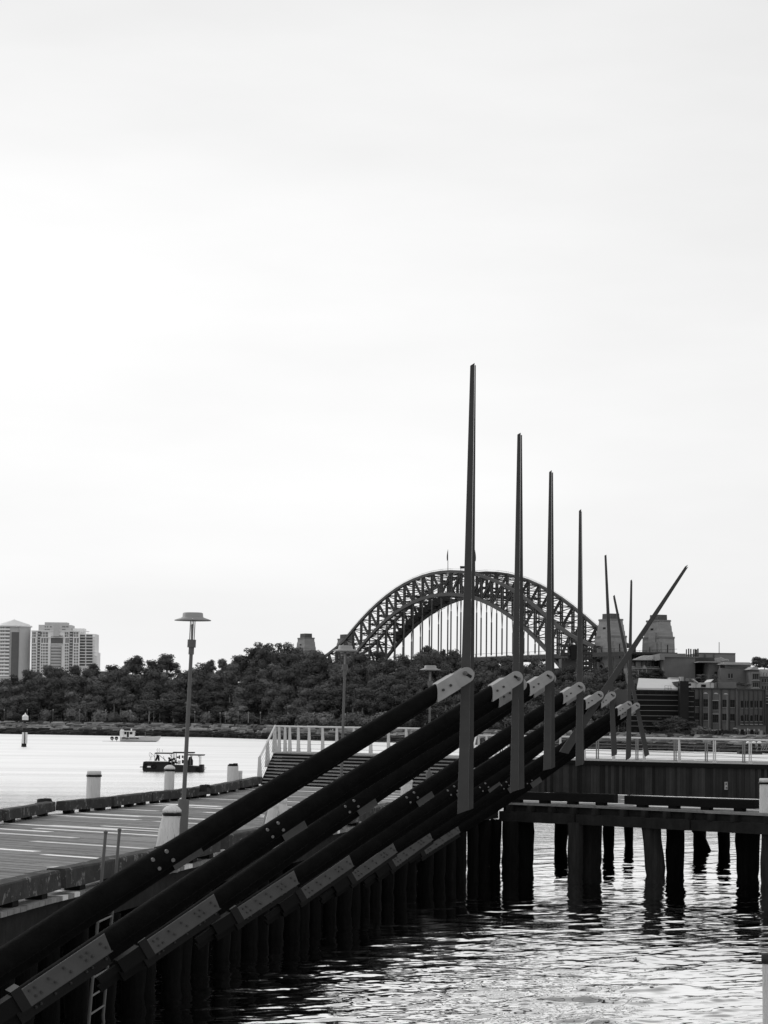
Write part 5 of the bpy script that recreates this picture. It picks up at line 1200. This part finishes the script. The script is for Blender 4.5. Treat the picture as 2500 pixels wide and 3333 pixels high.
# curved brick block with stone attic
t = thing('brick_drum_block', tuple(at(2385, 2235, 440)), 'brown brick block with a pale flat attic and two narrow windows below it', 'building')
pbox(MB(), 2308, 2345, 2156, 2300, 444, 25).build('side_wall', m_brick, t); pbox(MB(), 2345, 2448, 2178, 2300, 440, 25).build('wall', m_brickl, t); pbox(MB(), 2345, 2444, 2163, 2179, 442, 23).build('attic', m_stone, t)
o = MB(); pbox(o, 2343, 2448, 2160, 2164, 440, 26, .6); pbox(o, 2274, 2346, 2153, 2156, 443, 26); pbox(o, 2358, 2440, 2155.5, 2160, 446, 18); o.build('roof_slab', m_stone, t)
for x0, x1, y0, y1 in ((835, 865, 718, 812), (893, 922, 718, 812)): window(t, XX(x0), XX(x1), YY(y0), YY(y1), 440, frame=False)
for x0, x1, y0, y1 in ((665, 760, 545, 600), (545, 605, 680, 722)): o = MB(); pbox(o, XX(x0), XX(x1), YY(y0), YY(y1), 440 if x0 > 600 else 444, .3, .15); o.build('opening', m_glass, t)
# pedimented building and mansard neighbour at the right edge
t = thing('pediment_house', tuple(at(2460, 2235, 432)), 'narrow brick house front with a pale pediment and three light windows', 'house')
pbox(MB(), XX(1330), XX(1480), YY(640), 2300, 432, 16).build('wall', m_brick, t)
MB().prism([at(XX(1290), YY(632), 431.6), at(XX(1480), YY(645), 431.6), at(XX(1425), YY(570), 431.6), at(XX(1375), YY(572), 431.6)], (0, 14, 0)).build('pediment', m_stone, t)
for y0, y1 in ((728, 840), (905, 1000)):
    for x0 in (1350, 1393, 1432): window(t, XX(x0), XX(x0 + 24), YY(y0), YY(y1), 432, frame=False)
o = MB()
for y in (700, 855, 1015): pbox(o, XX(1326), XX(1484), YY(y), YY(y + 12), 432, .5, .3)
o.build('string_course', m_stone, t)
t = thing('mansard_building', tuple(at(2490, 2240, 436)), 'building with a mansard roof of round dormers cut off by the right edge', 'building')
pbox(MB(), XX(1490), 2560, YY(780), 2310, 436, 16).build('wall', m_brickl, t)
MB().prism([at(XX(1495), YY(780), 436), at(2560, YY(790), 436), at(2560, YY(640), 440), at(XX(1515), YY(625), 440)], (0, 10, 0)).build('mansard_roof', m_shed, t)
for x in (1525, 1580, 1635, 1690): o = MB(); pbox(o, XX(x - 14), XX(x + 14), YY(680), YY(770), 436, 1.0, .5); o.build('dormer', m_stone, t)
for y0, y1 in ((830, 900), (975, 1065)):
    for x0 in (1538, 1592, 1650): window(t, XX(x0), XX(x0 + 24), YY(y0), YY(y1), 436, frame=False)
o = MB(); pbox(o, XX(1488), 2560, YY(765), YY(785), 436, .6, .4); o.build('cornice', m_stone, t)
t = thing('low_flats', tuple(at(2497, 2300, 405)), 'pale banded building seen at the extreme right edge beside the warehouse', 'building')
pbox(MB(), 2494, 2600, 2262, 2412, 405, 20).build('wall', m_brickd, t)
o = MB()
for y in (2270, 2278, 2289): pbox(o, 2493, 2600, y, y + 2.4, 405, .6, .4)
o.build('pale_band', m_stone, t)
# veranda house left of the blind block
t = thing('veranda_house', tuple(at(2110, 2215, 455)), 'two storey house with a glazed veranda, low hipped roof and small pediment', 'house')
s4 = 1496 / 230.0; XA = lambda z: 2040 + z / s4; YA = lambda z: 2080 + z / s4
pbox(MB(), XA(90), XA(690), YA(600), 2300, 455, 14).build('lower_wall', m_brickl, t); pbox(MB(), XA(150), XA(850), YA(460), YA(600), 458, 12).build('upper_wall', m_brickd, t); pbox(MB(), XA(690), XA(880), YA(560), 2300, 456, 14).build('side_wall', m_brick, t)
MB().prism([at(XA(140), YA(452), 456), at(XA(550), YA(445), 456), at(XA(548), YA(345), 462), at(XA(380), YA(345), 462)], (0, 8, 0)).build('hipped_roof', m_shed, t)
MB().prism([at(XA(345), YA(432), 455.4), at(XA(395), YA(432), 455.4), at(XA(550), YA(362), 455.4), at(XA(548), YA(340), 455.4)], (0, .6, 0)).build('roof_verge', m_metal, t)
MB().prism([at(XA(160), YA(440), 455.4), at(XA(205), YA(440), 455.4), at(XA(390), YA(350), 455.4), at(XA(360), YA(345), 455.4)], (0, .6, 0)).build('roof_verge', m_metal, t)
o = MB(); pbox(o, XA(90), XA(840), YA(448), YA(462), 455, 12, .6); o.build('eaves', m_brickd, t)
for x0, x1 in ((205, 305), (332, 408), (420, 470), (480, 528)): o = MB(); pbox(o, XA(x0), XA(x1), YA(475), YA(568), 456.6, .3); o.build('veranda_blind', m_stone, t)
o = MB()
for x in (190, 318, 414, 475, 535, 570, 690): pbox(o, XA(x - 7), XA(x + 7), YA(460), YA(590), 455.5, .5)
o.build('veranda_posts', m_brickd, t)
o = MB(); pbox(o, XA(88), XA(320), YA(612), YA(626), 455, .8, .5); pbox(o, XA(430), XA(692), YA(612), YA(628), 455, .8, .5); pbox(o, XA(88), XA(680), YA(578), YA(590), 456, .8, .5); o.build('cornice', m_stone, t)
MB().prism([at(XA(315), YA(630), 454.6), at(XA(440), YA(630), 454.6), at(XA(378), YA(555), 454.6)], (0, .8, 0)).build('pediment', m_stone, t)
for x0, x1 in ((182, 200), (216, 232), (268, 286), (302, 318), (375, 395), (745, 762), (778, 795)): window(t, XA(x0), XA(x1), YA(680), YA(780), 455 if x0 < 700 else 456, frame=False)
o = MB()
for x in (240, 325, 420): pbox(o, XA(x - 8), XA(x + 8), YA(640), YA(800), 455, .4, .3)
o.build('stone_quoin', m_stone, t)
pbox(MB(), XA(800), XA(960), YA(640), YA(660), 452, 6).build('balcony_roof', m_brickd, t)
t = thing('roof_huts', tuple(at(2195, 2215, 420)), 'pale chimney hut and small gable peeping over the metal roof', 'shed')
pbox(MB(), XA(925), XA(1115), YA(815), YA(910), 420, 4).build('hut_wall', m_concg, t); pbox(MB(), XA(1150), XA(1207), YA(798), YA(888), 418, 3).build('chimney', m_stone, t)
MB().prism([at(XA(790), YA(892), 419), at(XA(925), YA(892), 419), at(XA(855), YA(845), 419)], (0, 3, 0)).build('gable', m_stone, t)
# trees between those buildings
for px, ty, by, D, pi, ws, lb in ((2098, 2185, 2222, 448, 0, .75, 'small dark tree before the veranda house, left'), (2062, 2180, 2222, 446, 1, .8, 'small tree at the left of the veranda house'), (2138, 2178, 2222, 446, 0, 1.25, 'round tree before the veranda house, right'), (2285, 2196, 2224, 438, 1, .9, 'small tree before the shaded brick wall'),
                                  (2328, 2186, 2242, 414, 2, .8, 'narrow dark cypress like tree right of the white shed'), (2468, 2140, 2180, 452, 1, 1.0, 'tree on the skyline at the right above the pediment'), (2492, 2142, 2185, 454, 0, 1.1, 'large tree at the right edge on the skyline'), (2405, 2220, 2246, 416, 5, .9, 'bare thin bush on the warehouse roof terrace, left'), (2432, 2222, 2246, 416, 5, .9, 'bare thin bush on the warehouse roof terrace, right')):
    z1 = at(px, ty, D).z; z0 = at(px, by, D).z; Hh = {0: 8.2, 1: 7.6, 2: 9.6, 5: 8.6}[pi]; place_tree(pi, px, D * KS, z0, (ws * .55, (z1 - z0) / Hh), lb, None)
at = at0; pbox = pbox0
# ------------------------------------------------------------------ boats and buoys
m_hullw = mat('pale_boat_paint', .8, .4, 2, .08); m_hulld = mat('dark_boat_hull', .025, .6, 3, .3); m_boatd = mat('boat_dark_fittings', .03, .6, 5, .3); m_boatg = mat('boat_grey_fittings', .14, .6, 5, .3)
def text_mesh(word, size, m, parent, loc, depth=.02):
    cu = bpy.data.curves.new('lettering', 'FONT'); cu.body = word; cu.size = size; cu.extrude = depth; cu.align_x = 'LEFT'; cu.space_character = 1.1; cu.offset = size * .02
    tmp = bpy.data.objects.new('lettering', cu); me = bpy.data.meshes.new_from_object(tmp); bpy.data.objects.remove(tmp)
    me.transform(Matrix.Rotation(math.pi / 2, 4, 'X')); me.materials.clear(); me.materials.append(m)
    o = bpy.data.objects.new('lettering', me); COL.objects.link(o); o.parent = parent; o.location = loc; return o
def side_poly(mb, pts, S_, x0, y0, yd0, yd1):
    """side profile in photo units (x right, y down) at scale S_, given its own real beam"""
    mb.prism([(x0.x + (x - 0) * S_, x0.y + yd0, (y0 - y) * S_) for x, y in pts], (0, yd1 - yd0, 0)); return mb
def launch():
    D = EYE * F / (2412 - 2308.5); k = D / F / 4.88; O = Vector((px2x(360, D), D, 0)); t = thing('patrol_launch', (px2x(450, D), D, 0), 'pale patrol launch lettered MARITIME with a wheelhouse and two dark outboards', 'boat')
    P = lambda x, y, yy: Vector((O.x + x * k, O.y + yy, (305 - y) * k))
    V = []; secs = [(218, 237, 305, 1.35), (330, 234, 306, 1.45), (500, 231, 306, 1.45), (650, 226, 306, 1.3), (760, 218, 304, .9), (820, 214, 292, .4), (857, 211, 250, .04)]
    for x, yt, yb, hb in secs: V += [P(x, yt, -hb), P(x + (0 if x < 700 else -14), yb + 4, -hb * .72), P(x + (0 if x < 700 else -14), yb + 4, hb * .72), P(x, yt, hb)]
    n = len(secs)
    MB().add(V, [(i * 4 + q, i * 4 + (q + 1) % 4, (i + 1) * 4 + (q + 1) % 4, (i + 1) * 4 + q) for i in range(n - 1) for q in range(4)] + [(3, 2, 1, 0)]).build('hull', m_hullw, t)
    def part(name, x0, x1, y0, y1, hb, m, mb=None):
        c = (P(x0, y0, 0) + P(x1, y1, 0)) / 2; q = (mb or MB()).box(c, ((x1 - x0) * k, 2 * hb, (y1 - y0) * k)); return q.build(name, m, t) if mb is None else q
    part('chine_shadow', 225, 790, 292, 300, 1.38, m_boatg)
    part('cabin_aft', 212, 270, 134, 236, .95, m_hullw); part('cabin_mid', 270, 322, 142, 236, .8, m_hullw); part('cabin_front', 356, 436, 150, 232, .95, m_hullw); part('cabin_roof', 268, 442, 136, 149, 1.1, m_hullw)
    part('window', 283, 315, 150, 192, .83, m_boatd); part('door_opening', 324, 354, 152, 232, .7, m_boatd); part('window', 368, 412, 154, 190, .98, m_boatd)
    o = MB(); part('', 216, 262, 118, 134, .6, None, o); part('', 375, 395, 100, 136, .1, None, o); part('', 230, 238, 104, 120, .05, None, o); o.build('radar_mast', m_hullw, t)
    o = MB(); side_poly(o, [(255, 236), (290, 232), (318, 242), (345, 238), (368, 262), (330, 268), (300, 262), (255, 266)], k, O, 305, -1.50, -1.42); o.build('wave_stripe', m_boatg, t)
    part('gunwale_rail', 500, 690, 210, 214, 1.2, m_boatg); part('deck_rail', 600, 610, 150, 225, .05, m_boatg)
    for xc in (86, 148):
        o = MB(); c = P(xc, 260, -.35 if xc == 86 else .35); o.tube([c + Vector((0, -.22, .05)), c + Vector((0, .22, .05))], 28 * k, 14); e = o.build('outboard', m_boatd, t)
        s_ = MB(); s_.box(c + Vector((0, 0, -.05)), (52 * k, .5, 7 * k)); s_.box(c + Vector((.05, 0, -.3)), (14 * k, .3, 30 * k)); s_.build('outboard_leg', m_hullw, e)
    text_mesh('MARITIME', 31 * k, m_boatd, t, P(372, 262, -1.50) - t.matrix_basis.translation)
    w = MB()
    for i in range(26): x = rng.uniform(-40, 220); w.box(P(x, 304, rng.uniform(-1.5, 1.5)), (rng.uniform(.4, 1.4), .4, .06))
    w.build('bow_foam', m_white, t)
launch()
def barge():
    D = EYE * F / (2510 - 2311); k = D / F / 4.88; O = Vector((px2x(360, D), D, 0)); t = thing('work_barge', (px2x(580, D), D, 0), 'small black work barge with flat canopies and tyre fenders near the lamp post', 'boat')
    P = lambda x, y, yy=0: Vector((O.x + x * k, O.y + yy, (780 - y) * k))
    def bx(name, x0, x1, y0, y1, hb, m, mb=None, yc=0):
        c = (P(x0, y0, yc) + P(x1, y1, yc)) / 2; q = (mb or MB()).box(c, ((x1 - x0) * k, 2 * hb, (y1 - y0) * k)); return q.build(name, m, t) if mb is None else q
    o = MB(); side_poly(o, [(590, 740), (600, 640), (615, 628), (985, 632), (1000, 668), (1520, 690), (1536, 672), (1538, 790), (610, 792)], k, O, 780, -1.1, 1.1); o.build('hull', m_hulld, t)
    bx('rubbing_strake', 604, 990, 624, 640, 1.16, m_boatd); bx('bow_plate', 540, 606, 705, 716, .6, m_boatg); bx('stern_post', 1478, 1534, 664, 700, 1.0, m_boatd)
    for xc, yc, r in ((642, 688, 28), (773, 695, 30), (1460, 735, 26)):
        mb = MB(); n = 16; V = []; c = P(xc, yc, -1.16)
        for i in range(n):
            a = 2 * math.pi * i / n
            for j in range(6): b = 2 * math.pi * j / 6; rr = r * k + math.cos(b) * 8 * k; V.append(c + Vector((math.cos(a) * rr, math.sin(b) * .05, math.sin(a) * rr)))
        mb.add(V, [(i * 6 + j, i * 6 + (j + 1) % 6, ((i + 1) % n) * 6 + (j + 1) % 6, ((i + 1) % n) * 6 + j) for i in range(n) for j in range(6)], True); mb.build('tyre_fender', m_black, t)
    MB().tube([P(668, 703, -1.2), P(722, 703, -1.2)], 13 * k, 10).build('white_fender', m_hullw, t)
    for x0, x1, y0, y1, hb in ((775, 1050, 482, 499, .95), (1058, 1388, 468, 488, .8), (1240, 1546, 504, 521, .95)): bx('canopy', x0, x1, y0, y1, hb, m_boatd)
    for x, y0, y1 in ((778, 495, 612), (1043, 495, 660), (1092, 490, 668), (1240, 515, 672), (1338, 515, 676), (1480, 518, 676)):
        for yy in (-.85, .85): MB().tube([P(x, y0, yy), P(x, y1, yy)], 4.5 * k, 6).build('canopy_post', m_boatg, t)
    o = MB(); o.tube([P(1480, 548, -.85), P(1460, 522, -.85)], 4 * k, 5); o.tube([P(1338, 550, -.85), P(1366, 522, -.85)], 4 * k, 5); o.tube([P(1012, 505, -.85), P(1040, 540, -.85)], 5 * k, 5); o.build('canopy_brace', m_boatg, t)
    o = MB(); o.prism([P(1272, 676, -.3), P(1366, 676, -.3), P(1366, 600, -.3), P(1340, 545, -.3), P(1306, 545, -.3)], (0, .6, 0)); o.build('engine_cover', m_boatd, t)
    o = MB(); r7 = random.Random(2)
    for i in range(16): x = r7.uniform(955, 1075); y = r7.uniform(555, 655); o.box(P(x, y, r7.uniform(-.6, .5)), (r7.uniform(14, 34) * k, .3, r7.uniform(10, 34) * k), r7.uniform(0, 1))
    for i in range(7): x = r7.uniform(1100, 1235); o.box(P(x, r7.uniform(530, 655), r7.uniform(-.3, .6)), (r7.uniform(16, 40) * k, .3, r7.uniform(24, 60) * k), 0)
    o.build('deck_gear', m_boatd, t)
    o = MB(); o.prism([P(768, 612, -.4), P(796, 540, -.4), P(812, 508, -.4), P(836, 540, -.4), P(842, 612, -.4), (P(820, 612, -.4)), P(812, 560, -.4), P(796, 612, -.4)], (0, .5, 0)); o.tube([P(838, 520, -.4), P(955, 612, -.4)], 4 * k, 5); o.tube([P(905, 540, -.3), P(925, 612, -.3)], 4 * k, 5); o.build('winch_frame', m_boatd, t)
    for pts in ([(712, 605), (714, 500), (700, 480), (684, 486), (682, 520), (706, 560), (690, 605)], [(714, 490), (770, 548), (715, 548)], [(820, 472), (805, 450), (806, 430), (820, 420)], [(850, 470), (836, 450), (838, 428), (850, 418)], [(890, 470), (890, 430)], [(1536, 712), (1586, 710), (1580, 726), (1538, 748)]):
        MB().tube([P(x, y, -.5) for x, y in pts], 3 * k, 5).build('hand_rail', m_boatg, t)
    bx('white_tub', 1130, 1168, 605, 660, .3, m_hullw)
    o = MB()
    for i in range(60): x = rng.uniform(570, 1620); o.box(P(x, 786 + rng.uniform(-1, 1), rng.uniform(-1.9, -1.1)), (rng.uniform(.1, .5), .12, .07))
    o.build('bow_foam', m_white, t)
barge()
# beacon pile
D = EYE * F / (2430 - 2305.5); P = lambda x, y, yy=0: at(x / 2.37, 1900 + y / 2.37, D) + Vector((0, yy, 0))
t = thing('beacon_pile', (P(185, 1255).x, D, 0), 'dark beacon pile with a small white lantern house standing in the water at far left', 'channel marker')
MB().tube([P(184, 1262), P(187, 1140), P(192, 1050)], [.36, .26, .18], 10, jit=.1, rg=rng).build('pile', m_hulld, t)
c = P(195, 1038); MB().box(c, (.8, .7, .5)).build('lantern_house', m_hullw, t)
MB().lathe(c + Vector((0, 0, .25)), [(.48, 0), (.3, .2), (.1, .32), (.08, .5), (.001, .55)], 8).build('lantern', m_hullw, t)
for x in (181, 206): MB().tube([P(x, 1232, -.5), P(x + 2, 1146, -.5)], .16, 8).build('white_fender', m_hullw, t)
for y in (1165, 1215): MB().beam(P(178, y, -.45), P(209, y, -.45), .1, .14).build('crosspiece', m_boatg, t)
MB().box(P(186, 1095, -.3), (.55, .2, .7)).build('mark_board', m_boatg, t)
# small buoy, pontoon and gangway on the far right
D = EYE * F / (2437 - 2326); c = at(1965, 2437, D); t = thing('white_buoy', (c.x, D, 0), 'tiny white conical buoy beyond the railing left of the fourth blade foot', 'buoy')
MB().lathe((c.x, D, 0), [(.5, -.1), (.55, .12), (.3, .3), (.28, .5), (.08, .62), (.06, .75)], 12).build('float', m_hullw, t)
D = EYE * F / (2453 - 2331); a, b = at(2407, 2453, D), at(2481, 2453, D)
t = thing('pontoon', ((a.x + b.x) / 2, D, 0), 'low black floating pontoon beyond the railing at the right', 'pontoon')
MB().box(((a.x + b.x) / 2, D + 1.2, .12), (b.x - a.x, 2.6, .5)).build('deck', m_hulld, t); MB().box(((a.x + b.x) / 2 - .3, D + .2, .45), (b.x - a.x - 1.2, .2, .12)).build('edge_rail', m_boatd, t)
for px, w in ((2441, 'left'), (2459, 'middle'), (2477, 'right')):
    h = at(px, 2415, D + 2).z; x = px2x(px, D + 2); t = thing('pontoon_pile', (x, D + 2.7, 0), 'black steel pile with a white cap at the pontoon, %s one of three' % w, 'pile', 'capped piles at the pontoon')
    MB().tube([(x, D + 2.7, -1), (x, D + 2.7, h - .2)], .22, 10).build('shaft', m_hulld, t); MB().lathe((x, D + 2.7, h - .28), [(.2, 0), (.34, .04), (.34, .22), (.2, .34), (.001, .38)], 12).build('cap', m_hullw, t)
t = thing('gangway', tuple(at(2475, 2440, D + 4)), 'pale lattice gangway sloping from the pontoon to the right shore', 'gangway')
g0, g1 = at(2454, 2444, D + 4), at(2560, 2438, D + 14)
o = MB()
for z in (0, .75): o.beam(g0 + Vector((0, 0, z)), g1 + Vector((0, 0, z)), .07, .07)
for i in range(14): q = g0 + (g1 - g0) * (i / 14); q2 = g0 + (g1 - g0) * ((i + 1) / 14); o.beam(q, q2 + Vector((0, 0, .75)), .05, .05)
o.build('lattice_side', m_cap, t); MB().beam(g0 + Vector((0, .6, -.05)), g1 + Vector((0, .6, -.05)), 1.1, .06).build('walkway', m_boatg, t)
